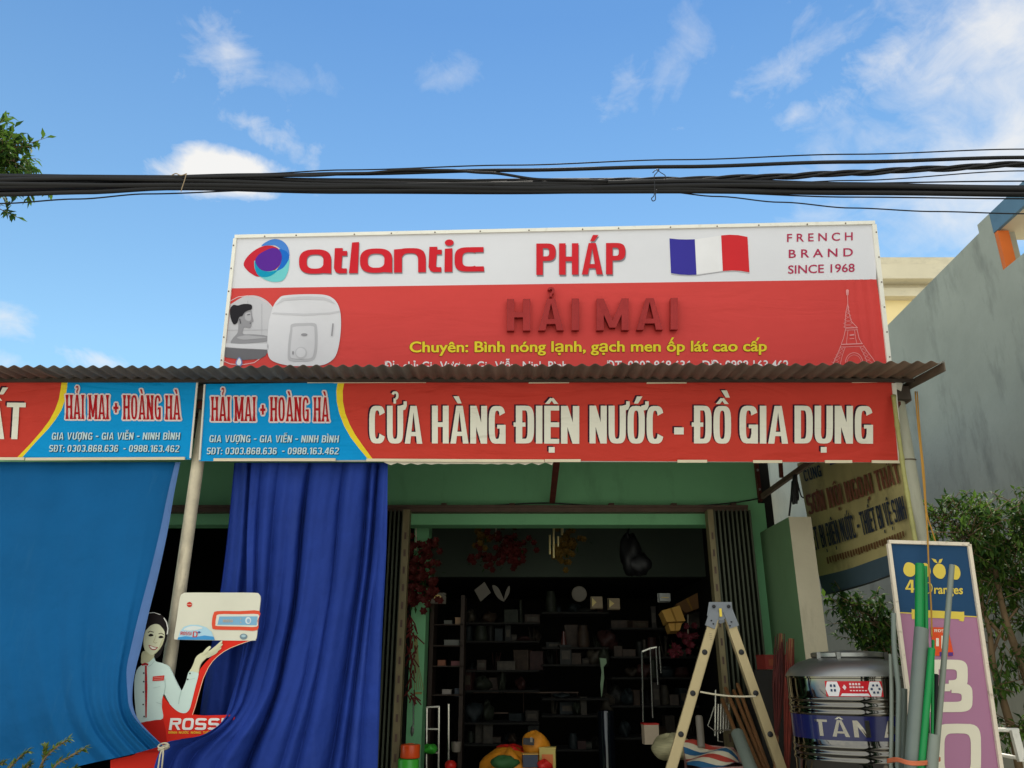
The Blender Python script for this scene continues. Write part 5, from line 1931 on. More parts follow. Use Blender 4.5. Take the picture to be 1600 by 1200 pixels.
def broom_head(mm, L_, r0, r1):
    def f(t, p, g):
        d = (g - p).normalized()
        b = MB()
        for k in range(26):
            a = k * 2.4
            rr = math.sqrt((k + .5) / 26)
            o = Vector((math.cos(a), math.sin(a), 0)) * rr
            b.tube([p + o * r0 * (.3 + .9 * ((k * 7) % 5) / 5) + d * (.02 * ((k * 5) % 7)), p + d * L_ * .5 + o * r0, p + d * L_ + o * r1 * .3], [.003, .0065, .006], 5)
        b.build('bristles', mm, t)
    return f


stick((1220, 990), (1212, 1195), 6.0, 5.95, .014, WOODSTICK, 'broom', 'dark red broom standing head up, left of the two by the cream pillar', 'broom', broom_head(REDBR, .7, .045, .03), 'brooms beside the pillar')
stick((1236, 998), (1230, 1195), 5.9, 5.85, .016, WOODSTICK, 'broom', 'bright red broom standing head up, right of the two by the cream pillar', 'broom', broom_head(mat('bright_broom_bristle', (104, 34, 20), .8, var=.5, vscale=40, stretch=(1, 1, .15)), .85, .035, .05), 'brooms beside the pillar')
WST = 'wooden handles leaning in the doorway'
for i, (a, b, lab) in enumerate((((1133, 1074), (1178, 1180), 'topmost brown tool handle fanned out between the ladder legs'), ((1146, 1078), (1190, 1190), 'middle brown tool handle fanned out between the ladder legs'),
                                 ((1152, 1068), (1196, 1190), 'rightmost brown tool handle fanned out between the ladder legs'), ((1128, 1092), (1160, 1170), 'lowest brown tool handle fanned out between the ladder legs'))):
    p, q = at(*a, 6.9), at(*b, 6.5)
    m = MB()
    m.lathe(q + (q - p) * .6, p, [(0, 0), (.017, 0), (.016, (q - p).length * 1.6 - .01), (.01, (q - p).length * 1.6), (0, (q - p).length * 1.6)], 12)
    m.build('tool_handle', WOODSTICK, smooth='auto', label=lab, cat='tool handle', group=WST)
def rbox(name, c, sz, rot, mm, label, cat, group=None, strip=None, lidm=None):
    t = thing(name, tuple(c), label, cat, group)
    Rm = Matrix.Rotation(rot, 3, 'Z')

    def bx(n_, mm_, lo, hi):
        b = MB()
        b.box(lo[0], hi[0], lo[1], hi[1], lo[2], hi[2])
        b.v = [Rm @ v + Vector(c) for v in b.v]
        o_ = b.build(n_, mm_, t)
        return o_
    x, y, z = sz[0] / 2, sz[1] / 2, sz[2]
    bx('box_body', mm, (-x, -y, 0), (x, y, z * .93))
    bx('box_lid', lidm or mm, (-x - .004, -y - .004, z * .93), (x + .004, y + .004, z))
    if strip:
        bx('box_label', strip, (-x * .7, -y - .003, z * .25), (x * .7, -y - .0005, z * .7))
    return t


p = at(1207, 1046, 6.7)
rbox('box', p, (.2, .12, .11), .3, mat('faded_red_box', (120, 36, 28), .6, var=.2), 'red box on a ledge against the green side wall', 'box', strip=mat('dull_orange_print', (126, 60, 34), .6))
p2 = at(1204, 1046, 6.75)
m = MB()
m.box(p2.x - .16, p2.x + .14, p2.y - .12, p2.y + .2, .14, p2.z - .003)
m.build('dark_stool', DARKIN, label='dark stand under the red box by the green side wall', cat='stand')
# roll of grey pipe lengths
m = MB()
p, q = at(1152, 1146, 6.2), at(1172, 1198, 5.95)
m.lathe(q + (q - p) * .9, p, [(.03, 0), (.045, 0), (.045, (q - p).length * 1.9), (.036, (q - p).length * 1.9), (.036, (q - p).length * 1.9 - .2), (0, (q - p).length * 1.9 - .2)], 20)
m.build('drain_pipe', PVC, smooth='auto', label='grey drain pipe leaning between the ladder legs', cat='pipe')
m = MB()
p, q = at(1092, 1118, 6.5), at(1096, 1168, 6.45)
m.lathe(q, p, [(0, 0), (.028, 0), (.028, (q - p).length - .01), (.02, (q - p).length), (0, (q - p).length)], 16)
m.build('white_tube', WHITEOBJ, smooth='auto', label='short white tube standing behind the left ladder leg', cat='tube')
# drying rack of white wires seen between the ladder legs
rk = thing('wire_rack', tuple(at(1122, 1155, 6.9)), 'folded white wire rack hanging between the ladder legs', 'rack')
m = MB()
for i in range(6):
    x = 1118 + i * 4.2
    m.tube([at(x, 1078 if i == 0 else 1100, 6.9), at(x - 1, 1150 - i * 2, 6.9)], .007, 6)
m.tube([at(1116, 1104, 6.9), at(1106, 1134, 6.9), at(1116, 1142, 6.9)], .005, 6)
m.build('wires', CHROME, rk)
m = MB()
m.tube([at(1116, 1142, 6.88), at(1142, 1140, 6.88)], .006, 6)
m.tube([at(1121, 1144, 6.88), at(1122, 1158, 6.88), at(1130, 1159, 6.88)], .006, 6)
m.build('hook', CHROME, rk)
# striped tarpaulin bag
STR = thing('striped_bag', tuple(at(1115, 1205, 6.3)), 'folded red white and blue striped plastic bag at the ladder foot', 'bag')


def striped():
    cols = [(176, 66, 54), (206, 196, 170), (40, 92, 130), (206, 196, 170), (176, 66, 54), (206, 196, 170), (40, 92, 130)]
    tl, tr_, br_, bl_ = (1066, 1158), (1146, 1166), (1168, 1194), (1074, 1200)
    for k, c in enumerate(cols):
        u0, u1 = k / 7, (k + 1) / 7 - .002
        b = MB()
        vs = []
        n = 10
        for j in range(n + 1):
            v = j / n
            for i in range(5):
                u = u0 + (u1 - u0) * i / 4
                x, y = lerp(lerp(tl, bl_, u), lerp(tr_, br_, u), v)
                pp = at(x, y, 6.55 - .3 * u - .15 * v)
                pp.z += .02 * math.sin(u * 8 + v * 7) - .05 * max(0, v - .85) * 6
                vs.append(pp)
        b.add(vs, [(j * 5 + i, j * 5 + i + 1, (j + 1) * 5 + i + 1, (j + 1) * 5 + i) for j in range(n) for i in range(4)])
        b.build('stripe', mat('bag_stripe_%d' % k, c, .5, var=.1, vscale=9), STR, smooth=True)
    b = MB()
    a = [at(1074, 1201, 6.24), at(1168, 1197, 6.09), at(1146, 1168, 6.4), at(1067, 1160, 6.55)]
    lo = [Vector((p.x, p.y, .5)) for p in a]
    b.add(a + lo, [(0, 1, 5, 4), (1, 2, 6, 5), (2, 3, 7, 6), (3, 0, 4, 7), (4, 5, 6, 7)])
    b.build('bag_side', mat('bag_side', (150, 110, 100), .5, var=.3, vscale=9, stretch=(6, 1, 1)), STR)


striped()
p = at(1110, 1240, 6.3)
m = MB()
m.box(p.x - .3, p.x + .3, 6.1, 6.6, .14, .49)
m.build('crate', DARKIN, label='dark crate carrying the striped bag', cat='crate')

# ================================================================== PLANTS
def leaf(mb, c, d, up, L_, W_, mi=0):
    s = d.cross(up)
    if s.length < .05:
        s = d.cross(Vector((1, 0, 0)))
    s.normalize()
    n = s.cross(d)
    a, t = c, c + d * L_ - n * L_ * .12
    l, r = c + d * L_ * .45 + s * W_ / 2 + n * W_ * .18, c + d * L_ * .45 - s * W_ / 2 + n * W_ * .18
    mb.add([a, r, t, l, c + d * L_ * .5], [(0, 1, 4), (1, 2, 4), (2, 3, 4), (3, 0, 4)], mi)


def foliage(mb, clumps, seed, L_, W_, droop=.3, twig=None, dens=3.0):
    g = random.Random(seed)
    for c, r, n in clumps:
        c = Vector(c)
        k = max(4, int(n * dens) // 14)
        for _ in range(k):                       # sprays of leaves on a short twig
            o = Vector((g.gauss(0, .5), g.gauss(0, .5), g.gauss(0, .5)))
            if o.length > 1.15:
                o = o.normalized() * 1.15
            s0 = c + Vector((o.x * r[0], o.y * r[1], o.z * r[2]))
            d = (o + Vector((g.uniform(-.6, .6), g.uniform(-.6, .6), g.uniform(-.2, .5)))).normalized()
            ln = L_ * g.uniform(1.4, 3)
            if twig is not None:
                twig.tube([s0 - d * ln * .4, s0 + d * ln], [L_ * .05, L_ * .025], 4)
            for q in range(14):
                t = q / 13
                pos = s0 + d * ln * t
                side = Vector((g.gauss(0, 1), g.gauss(0, 1), g.gauss(0, 1)))
                dd = (d * .5 + side.normalized() * .9 + Vector((0, 0, -droop))).normalized()
                sc = g.uniform(.65, 1.2)
                leaf(mb, pos, dd, Vector((g.uniform(-.4, .4), g.uniform(-.4, .4), 1)), L_ * sc, W_ * sc, 1 if g.random() < .35 else 0)


def plant(name, label, cat, base_, stems, clumps, seed, L_, W_, mats, droop=.3):
    t = thing(name, base_, label, cat)
    m = MB()
    for pts, r0, r1 in stems:
        ps = [Vector(p) for p in crom([tuple(p) for p in pts], 14)]
        m.tube(ps, [r0 + (r1 - r0) * i / 13 for i in range(14)], 8)
    f = MB()
    foliage(f, clumps, seed, L_, W_, droop, m)
    m.build('trunk', BARK, t, smooth=True)
    f.build('crown', mats, t)
    return t


TYR = 6.3
cl = []
for x, y, rx, ry, n, Y in ((1540, 812, 56, 18, 240, 6.3), (1500, 836, 44, 26, 240, 6.2), (1570, 850, 48, 36, 330, 6.5), (1486, 880, 34, 30, 190, 6.3), (1615, 822, 40, 38, 220, 6.3),
                           (1550, 905, 50, 32, 240, 6.4), (1610, 900, 40, 42, 240, 6.6), (1525, 950, 28, 24, 90, 6.3), (1604, 965, 34, 26, 130, 6.5), (1650, 960, 50, 60, 220, 6.4), (1550, 1000, 22, 16, 40, 6.4),
                           (1472, 806, 20, 14, 50, 6.2), (1680, 880, 50, 80, 260, 6.4), (1700, 1050, 50, 80, 180, 6.4),
                           (1564, 1070, 22, 24, 90, 6.2), (1602, 1060, 24, 26, 80, 6.1), (1586, 1130, 24, 22, 70, 6.2), (1548, 1165, 20, 16, 40, 6.2), (1630, 1150, 30, 30, 90, 6.2)):
    c = at(x, y, Y)
    k = mpp(x, y, Y)
    cl.append((c, (rx * k, .28, ry * k), n if y < 930 else n * .7))
g0 = Vector((at(1620, 1190, TYR).x, TYR, 0))
P_ = lambda x, y, Y=6.3: at(x, y, Y)
st = [([g0, P_(1618, 1120), P_(1598, 1040), P_(1578, 990), P_(1562, 930), P_(1550, 860)], .045, .016), ([g0 + Vector((-.1, .1, 0)), P_(1590, 1180), P_(1572, 1110), P_(1552, 1040), P_(1545, 980), P_(1520, 900)], .04, .014),
      ([P_(1598, 1040), P_(1610, 980), P_(1620, 900)], .024, .01), ([P_(1572, 1000), P_(1530, 950), P_(1500, 880)], .018, .008), ([g0 + Vector((.1, 0, 0)), P_(1640, 1100), P_(1650, 1000), P_(1640, 900)], .035, .012),
      ([P_(1548, 1030), P_(1565, 985), P_(1590, 950)], .014, .008)]
plant('tree', 'bushy dark green tree in front of the grey wall, behind the paint sign', 'tree', tuple(g0), st, cl, 3, .08, .026, [LEAF, LEAFDARK], .55)
cl = []
for x, y, rx, ry, n in ((1335, 948, 16, 12, 70), (1350, 965, 22, 15, 100), (1378, 975, 20, 16, 90), (1366, 1000, 20, 14, 90), (1392, 990, 18, 20, 80), (1318, 955, 10, 8, 30), (1385, 1018, 18, 10, 60), (1410, 1000, 20, 20, 70), (1360, 1012, 10, 8, 30)):
    k = mpp(x, y, 6.9)
    cl.append((at(x, y, 6.9), (rx * k, .15, ry * k), n))
g1 = Vector((at(1410, 1100, 6.9).x, 6.9, 0))
P_ = lambda x, y, Y=6.9: at(x, y, Y)
plant('shrub', 'small leafy shrub peeping out between the cream pillar and the paint sign', 'shrub', tuple(g1), [([g1, P_(1420, 1100), P_(1405, 1040), P_(1375, 985), P_(1335, 948)], .02, .006), ([P_(1405, 1040), P_(1390, 1010), P_(1395, 980)], .01, .005)], cl, 5, .075, .032, [LEAFDARK, LEAF])
cl = []
TL_ = 8.5
for x, y, rx, ry, n in ((2, 224, 10, 7, 40), (18, 234, 13, 6, 50), (30, 238, 9, 5, 26), (6, 248, 20, 9, 80), (24, 252, 10, 6, 34), (-20, 240, 22, 20, 180), (-16, 276, 12, 14, 50), (-8, 318, 5, 7, 16), (-60, 280, 30, 45, 420), (-110, 230, 60, 70, 500), (-150, 340, 60, 50, 360)):
    k = mpp(x, y, TL_)
    cl.append((at(x, y, TL_), (rx * k, .4, ry * k), n))
g2 = Vector((at(-150, 400, TL_).x - .5, TL_, 0))
P_ = lambda x, y, Y=TL_: at(x, y, Y)
plant('tree', 'sunlit leafy branch reaching in at the left edge beside the cables', 'tree', tuple(g2), [([g2, g2 + Vector((.05, 0, 3)), P_(-150, 420), P_(-110, 330), P_(-60, 280), P_(10, 245)], .13, .012), ([P_(-110, 330), P_(-120, 260), P_(-100, 190)], .05, .015), ([P_(-60, 280), P_(-30, 300), P_(0, 322)], .015, .006)], cl, 8, .13, .05, [LEAF, LEAFDARK])
SY = 3.6
P_ = lambda x, y, Y=SY: at(x, y, Y)
g3 = Vector((at(20, 1200, SY).x, SY, 0))
t = thing('shrub', tuple(g3), 'thin olive sprigs of a small shrub at the bottom left corner', 'shrub')
m, f = MB(), MB()
g = random.Random(4)
for pts in (((40, 1290), (62, 1200), (85, 1170), (106, 1156)), ((40, 1290), (80, 1205), (110, 1182), (132, 1170)), ((20, 1290), (10, 1215), (28, 1186), (42, 1175)), ((40, 1290), (66, 1195), (70, 1178), (71, 1167)),
            ((50, 1290), (95, 1215), (118, 1200)), ((20, 1290), (30, 1220), (46, 1195)), ((10, 1290), (-10, 1210), (5, 1192))):
    ps = [P_(x, y, SY + g.uniform(-.05, .05) * 0) for x, y in crom(pts, 18)]
    m.tube([g3] + ps, .004, 5)
    for i in range(5, 18):
        for _ in range(4):
            d = (ps[min(i + 1, 17)] - ps[i - 1]).normalized()
            sd = Vector((g.gauss(0, 1), g.gauss(0, 1), g.gauss(0, 1))).normalized()
            leaf(f, ps[i], (d + sd * .75).normalized(), Vector((0, -.3, 1)), g.uniform(.022, .034), .011, g.randint(0, 1))
m.build('stem', BARK, t)
f.build('leaves', [LEAFYEL, LEAF], t)

# white metal chair back at the right edge
cw = thing('metal_chair', (at(1580, 1190, 5.4).x, 5.4, .1), 'white metal frame chair at the right edge below the tree', 'chair')
m = MB()
m.tube([at(1556, 1140, 5.4), at(1591, 1141, 5.4)], .013, 10)
m.tube([at(1556, 1178, 5.5), at(1600, 1186, 5.35), at(1640, 1188, 5.35)], .012, 10)
m.build('top_bar', WHITEFRAME, cw, smooth='auto')
m = MB()
m.bar(at(1584, 1141, 5.38), at(1597, 1190, 5.36), .045, .03)
for x in (1556, 1600, 1640):
    p = at(x, 1186, 5.4)
    m.tube([p, (p.x, p.y, .1)], .013, 8)
m.bar(at(1556, 1140, 5.41), at(1560, 1190, 5.41), .02, .02)
m.build('leg_frame', WHITEFRAME, cw)

# ================================================================== OVERHEAD CABLES
CYY = 3.5


def interp(tab, x):
    for (x0, y0), (x1, y1) in zip(tab, tab[1:]):
        if x <= x1:
            t = (x - x0) / (x1 - x0)
            t = t * t * (3 - 2 * t)
            return y0 + (y1 - y0) * t
    return tab[-1][1]


GRP = 'overhead cables across the street front'


def cable(fn, x0, x1, rpx, label, depth=lambda x: 0.0, n=120, mm=None):
    "fn(x) -> pixel row at column x"
    pts = []
    for i in range(n + 1):
        x = x0 + (x1 - x0) * i / n
        pts.append(at(x, fn(x), CYY + depth(x)))
    m = MB()
    m.tube(pts, rpx * mpp(800, 285, CYY), 8)
    return m.build('overhead_cable', mm or BLACKCABLE, smooth=True, label=label, cat='cable', group=GRP)


cen = [(-900, 284), (0, 284.5), (285, 285.5), (540, 291), (800, 291), (1060, 290), (1330, 295), (1600, 299), (2500, 303)]
hal = [(-900, 10), (0, 9.5), (285, 8.5), (540, 8.2), (800, 9.2), (1060, 8.8), (1330, 6.2), (1600, 5.2), (2500, 5)]
for k in range(10):
    ph = k * 2 * math.pi / 10 + .3
    tw_ = .0016 * (1 if k % 2 else -1) * (1 + .3 * (k % 3))
    cable(lambda x, ph=ph, tw_=tw_: interp(cen, x) + interp(hal, x) * math.sin(ph + tw_ * x) + .5 * math.sin(x * .013 + ph), -900, 2500, 4.3 if k < 7 else 3.4,
          'thick black cable in the tight main bundle over the sign', lambda x, ph=ph, tw_=tw_: .03 * math.cos(ph + tw_ * x))
wv = lambda a, w, p: (lambda x: a * math.sin(x * w + p))
lo1 = [(-900, 310), (0, 304), (130, 300.5), (270, 294), (540, 297), (800, 299.5), (1060, 299), (1330, 301), (1600, 303), (2500, 306)]
cable(lambda x: interp(lo1, x), -900, 2500, 3.6, 'black cable sagging just under the main bundle at the left edge', lambda x: -.02)
lo2 = [(-900, 306), (0, 301), (130, 298.5), (270, 293), (540, 294)]
cable(lambda x: interp(lo2, x), -900, 540, 3.2, 'black cable tucked into the underside of the main bundle, left half', lambda x: .02)
up = [(-900, 276), (0, 275), (285, 276.5), (400, 274.5), (540, 271.5), (800, 266), (1060, 260.5), (1330, 253), (1600, 246), (2500, 226)]
cable(lambda x: interp(up, x), -900, 2500, 3.1, 'smooth thick cable running alone above the bundle, from the tie rightwards', lambda x: -.02)
up2 = [(285, 277), (480, 274.5), (560, 271), (640, 265.5), (700, 266), (760, 270), (850, 280.5), (950, 283)]
cable(lambda x: interp(up2, x), 285, 950, 2.3, 'short cable humped over the upper cable, then dropping into the bundle', lambda x: -.04, 80)
th = [(200, 276), (400, 271.5), (540, 265.5), (800, 258), (1060, 249.5), (1330, 241), (1600, 233), (2500, 208)]
cable(lambda x: interp(th, x), 200, 2500, 1.1, 'topmost thin wire, high above the main bundle')
tws = [(760, 286), (900, 284), (1060, 281), (1200, 276.5), (1330, 270.5), (1450, 264), (1600, 256.5), (2500, 212)]
for k in range(3):
    cable(lambda x, k=k: interp(tws, x) + 3.0 * math.sin(x * .035 + k * 2.09) * min(1, (x - 760) / 200), 760, 2500, 2.6,
          'twisted strand of the rope-like cable rising to the right of the bundle', lambda x, k=k: .012 * math.cos(x * .035 + k * 2.09), 200)
cable(lambda x: interp([(1150, 290), (1330, 282), (1600, 267), (2500, 220)], x), 1150, 2500, 1.0, 'thin wire branching up out of the bundle toward the grey house')
cable(lambda x: interp([(1120, 290), (1260, 287), (1600, 283), (2500, 276)], x), 1120, 2500, 1.2, 'thin wire skimming just above the bundle at the right')
cable(lambda x: interp([(1040, 300), (1120, 307), (1220, 316), (1330, 325), (1460, 330.5), (1600, 334), (2500, 345)], x), 1040, 2500, 1.1, 'lowest thin wire, sagging away below the bundle at the right')
cable(lambda x: interp([(1100, 301), (1330, 308), (1600, 310.5), (2500, 316)], x), 1100, 2500, 1.2, 'thin wire hugging the underside of the bundle at the right')
cable(lambda x: interp([(-900, 345), (0, 318), (120, 311), (230, 303), (420, 297)], x), -900, 420, 1.2, 'lowest thin wire, sagging below the bundle at the left edge')
m = MB()
m.tube([at(x, y, CYY - .085) for x, y in crom([(291, 272), (289, 280), (285, 292), (283, 299)], 12)], .0026, 5)
m.tube([at(x, y, CYY - .05) for x, y in crom([(268, 274), (275, 271), (283, 274), (292, 271)], 12)], .003, 5)
m.build('wire_tie', mat('tan_wire', (150, 130, 100), .6), smooth=True, label='tan wire wound round the cable bundle above the white cloud', cat='wire tie')
m = MB()
m.tube([at(x, y, CYY - .09) for x, y in crom([(1020, 270), (1024, 266), (1030, 265), (1026, 270), (1022, 276), (1023, 290), (1022, 305), (1018, 310), (1020, 314), (1024, 312), (1024, 304), (1026, 296)], 40)], .0025, 5)
m.tube([at(x, y, CYY - .08) for x, y in crom([(1026, 265), (1033, 270), (1039, 274), (1040, 280)], 16)], .0022, 5)
m.build('wire_tie', BLACKPL, smooth=True, label='curled black wire tied round the cables above the tricolour flag', cat='wire tie')

# ================================================================== INSIDE THE SHOP
def flowers(name, label, Y, clumps, seed, mats, hang=None):
    c0 = clumps[0]
    t = thing(name, tuple(at(c0[0], c0[1], Y)), label, 'flowers')
    g = random.Random(seed)
    lf, pt = MB(), MB()
    for x, y, rx, ry, n, mi in clumps:
        k = mpp(x, y, Y)
        for _ in range(n):
            p = at(x, y, Y) + Vector((g.gauss(0, .5) * rx * k, g.gauss(0, .06), g.gauss(0, .5) * ry * k))
            if g.random() < .4:
                leaf(lf, p, Vector((g.gauss(0, 1), g.gauss(0, 1), g.gauss(0, 1))).normalized(), Vector((0, 0, 1)), .07, .025)
            else:
                for q in range(6):
                    a = q * 1.05
                    leaf(pt, p, Vector((math.cos(a), -.5, math.sin(a))).normalized(), Vector((0, 1, .1)), .045, .03, mi)
    if hang:
        m = MB()
        m.tube([at(*hang[0], Y), at(*hang[1], Y)], .006, 5)
        m.build('hanging_string', ROPE, t)
    lf.build('leaves', LEAFDARK, t)
    pt.build('petals', mats, t)


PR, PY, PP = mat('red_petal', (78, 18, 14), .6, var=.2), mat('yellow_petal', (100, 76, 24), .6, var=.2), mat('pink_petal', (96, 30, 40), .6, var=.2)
flowers('flower_garland', 'hanging bunch of red and yellow artificial flowers below the lintel', 8.6, [(755, 840, 14, 14, 30, 1), (790, 855, 34, 24, 70, 0), (765, 875, 34, 12, 40, 0), (805, 868, 14, 22, 36, 0)], 1, [PR, PY], ((775, 800), (775, 845)))
flowers('flower_garland', 'hanging bunch of yellow artificial flowers in the middle of the doorway', 8.6, [(886, 850, 22, 34, 60, 1), (874, 862, 14, 14, 20, 1)], 2, [PR, PY], ((880, 800), (880, 840)))
flowers('flower_garland', 'cascade of red artificial flowers hanging by the left gate', 7.6, [(655, 868, 34, 30, 80, 0), (650, 905, 30, 30, 90, 0), (652, 935, 34, 20, 70, 0), (674, 912, 10, 16, 16, 0)], 3, [PR, PY], ((650, 800), (650, 860)))
flowers('flower_garland', 'pink red artificial flowers hanging low at the right of the doorway', 8.4, [(1075, 1000, 16, 22, 36, 0), (1055, 1020, 12, 10, 18, 0)], 4, [PP, PY], ((1075, 960), (1075, 1000)))
# metal tubes of a wind chime
wc = thing('wind_chime', tuple(at(866, 822, 8.0)), 'wind chime of thin brass tubes hanging in the doorway', 'wind chime')
for x, y0, y1 in ((859, 836, 866), (865, 824, 872), (872, 838, 854), (878, 822, 836)):
    m = MB()
    m.tube([at(x, y0, 8.0), at(x, y1, 8.0)], .011, 8)
    m.build('tube', mat('brass_tube_%d' % x, (214, 196, 140), .3, metal=.7), wc, smooth='auto')
m = MB()
m.bar(at(856, 820, 8.0), at(880, 820, 8.0), .02, .02, side=Vector((0, 1, 0)))
m.tube([at(866, 800, 8), at(866, 820, 8)], .004, 5)
m.build('top_bar', WOODSTICK, wc)
# dark bag
m = MB()
p = at(986, 868, 8.4)
m.blob((p.x, p.y, p.z), .12, .09, .2, 10, 3, .2)
q = at(1000, 878, 8.35)
m.blob((q.x, q.y, q.z - .02), .12, .06, .1, 8, 5, .25)
m.tube([at(984, 822, 8.4), at(980, 835, 8.4), at(984, 850, 8.4)], .012, 6)
m.build('hanging_bag', BLACKPL, smooth=True, label='dark bag hanging from a hook at the right of the doorway', cat='bag')


def flat_thing(name, poly, Y, mm, label, cat, thick=.015, smooth_=False):
    pl = Plane((0, Y, 2), (0, -1, 0))
    return fill(name, mm, [[smooth_poly(poly, 4) if smooth_ else poly]], pl, 0, None, thick=thick, label=label, cat=cat)


flat_thing('wall_plate', [(741, 922), (757, 909), (767, 926), (751, 940)], 9.2, WHITEOBJ, 'white square plate hung cornerwise at the back of the shop', 'plate')
flat_thing('leaf_dish', [(769, 915), (778, 918), (787, 936), (787, 940), (776, 932)], 9.2, WHITEOBJ, 'slim white leaf dish, left of the pair, at the shop back', 'dish', smooth_=True)
flat_thing('leaf_dish', [(796, 915), (796, 926), (789, 938), (788, 934), (791, 922)], 9.2, WHITEOBJ, 'narrow white leaf dish, right of the pair, at the shop back', 'dish', smooth_=True)
m = MB()
p = at(905, 928, 9.2)
k = mpp(905, 928, 9.2)
m.lathe((p.x, p.y, p.z), (p.x, p.y - 1, p.z), [(0, -.02), (11.5 * k, -.015), (12 * k, 0), (11 * k, .006), (7 * k, .002), (0, .002)], 32)
m.build('round_tray', WHITEOBJ, smooth='auto', label='round white tray hanging at the back of the shop', cat='tray')
LAMPB = mat('lamp_box', (150, 130, 100), .5)
GOLDT = mat('pale_gold_print', (226, 200, 120), .4)


def wall_light(px, py, w, h, Y, label, mm, mk=None):
    p = at(px, py, Y)
    k = mpp(px, py, Y)
    t = thing('display_box', tuple(p), label, 'box')
    m = MB()
    m.box(p.x - w * k / 2, p.x + w * k / 2, p.y, p.y + .08, p.z - h * k / 2, p.z + h * k / 2)
    m.box(p.x - w * k / 2 - .006, p.x + w * k / 2 + .006, p.y + .081, p.y + .1, p.z - h * k / 2 - .006, p.z + h * k / 2 + .006)
    m.build('box_body', mm, t)
    if mk:
        fill('box_print', GOLDT, [[[(px + a, py + b) for a, b in mk]]], Plane((0, p.y, 1), (0, -1, 0)), .003, t)


wall_light(684, 934, 22, 15, 8.3, 'small pale lamp box with gold oval beside the left gate', WHITEOBJ, disc(0, 0, 6, 5))
wall_light(933, 941, 17, 17, 9.0, 'small pale box with a gold triangle, left of two', LAMPB, [(-8, -7), (-1, 0), (-8, 7)])
wall_light(960, 943, 17, 16, 9.0, 'small dull box with a gold triangle, right of two', LAMPB, [(-8, -6), (0, 0), (-8, 6)])
wall_light(1039, 933, 17, 12, 8.6, 'small silver white box above the yellow cartons', STEELDULL, [(-6, 0), (6, 0), (6, 1.5), (-6, 1.5)])


def carton(poly, Y, label, mm=CARD):
    t = thing('carton', tuple(at(poly[0][0], poly[0][1], Y)), label, 'carton', 'yellow cartons by the right gate')
    pl = Plane((0, Y, 2), (0, -1, .12))
    fill('carton_body', mm, [[poly]], pl, 0, t, thick=.2)
    (a, b, c, d) = poly[:4]
    fill('carton_tape', pm((150, 110, 50)), [[[lerp(a, b, .45), lerp(a, b, .55), lerp(d, c, .55), lerp(d, c, .45)]]], pl, .003, t)


carton([(1034, 954), (1062, 946), (1071, 970), (1042, 972)], 8.2, 'yellow carton tilted on top of another near the right gate')
carton([(1044, 974), (1066, 973), (1062, 985), (1048, 986)], 8.25, 'yellow carton underneath the tilted one near the right gate')
carton([(1056, 944), (1090, 926), (1092, 950), (1072, 958)], 8.6, 'dark brown carton behind the tilted yellow carton', mat('brown_carton', (120, 84, 46), .8))
# racks of chrome
def rack(label, posts, bars, Y, r=.008, mm=None):
    mm = mm or CHROME
    t = thing('display_rack', tuple(at(posts[0][0], posts[0][2], Y)), label, 'rack')
    for x0, y0, y1, dx in posts:
        m = MB()
        m.tube([at(x0, y0, Y), at(x0 + dx, y1, Y)], r, 8)
        m.build('post', mm, t, smooth='auto')
    m = MB()
    for x0, y0, x1, y1 in bars:
        m.bar(at(x0, y0, Y), at(x1, y1, Y), .014, .014, side=Vector((0, 1, 0)))
    m.build('shelf', mm, t)


rack('chrome rack with shelves standing inside by the green pier', [(686, 1104, 1230, -1), (701, 1100, 1230, 0), (667, 1106, 1230, -1)], [(664, 1105, 687, 1104), (664, 1139, 686, 1139), (663, 1176, 686, 1176)], 8.2, .011)
rack('tall chrome rail stand at the right of the dark shop floor', [(1003, 1018, 1128, 2), (1016, 1013, 1122, 4), (1025, 1012, 1070, 3), (1030, 1010, 1052, 3)], [(1016, 1013, 1026, 1011), (1003, 1018, 1016, 1013)], 8.4, .008)
rack('long low chrome rail across the back of the shop', [(818, 1082, 1120, 0), (902, 1082, 1120, 0)], [(740, 1082, 904, 1082), (752, 1114, 794, 1114)], 9.6, .004, STEELBROWN)
m = MB()
p = at(672, 1170, 8.1)
m.blob((p.x, p.y, p.z), .07, .06, .04, 8, 2, .2)
m.build('green_packet', GRNROLL, smooth=True, label='small green packet on the chrome rack by the pier', cat='packet')
# shelves on the left
m = MB()
for y in (975, 1008, 1040, 1085):
    p, q = at(676, y, 8.6), at(724, y, 8.6)
    m.box(p.x, q.x, 8.6, 9.0, p.z - .012, p.z)
for x in (674, 722):
    p = at(x, 1000, 8.6)
    m.box(p.x - .02, p.x + .02, 8.6, 9.0, .14, at(x, 930, 8.6).z)
m.build('wooden_shelf', mat('dark_wood', (58, 42, 30), .6, var=.2, vscale=6), label='dark wooden shelf unit behind the green pier', cat='shelf')
for i, (x, y, w, h, c) in enumerate(((716, 970, 9, 10, (190, 150, 110)), (700, 973, 12, 7, (110, 110, 100)), (706, 1005, 24, 10, (120, 120, 112)), (690, 1036, 12, 9, (150, 90, 60)), (712, 1037, 14, 8, (120, 60, 60)), (698, 1082, 14, 9, (160, 150, 140)), (715, 1082, 9, 12, (60, 70, 80)))):
    p = at(x, y, 8.7)
    k = mpp(x, y, 8.7)
    lab = ('tan tin at the right of the top shelf', 'grey tin at the left of the top shelf', 'wide grey packet on the second shelf', 'brown tin at the left of the third shelf', 'dull red packet at the right of the third shelf', 'pale packet at the left of the lowest shelf', 'slate tin at the right of the lowest shelf')[i]
    rbox('shop_goods', (p.x, 8.75, p.z - h * k / 2), (w * k, .12, h * k), 0, mat('goods_%d' % i, c, .5), lab + ' behind the green pier', 'goods', 'goods on the wooden shelf')
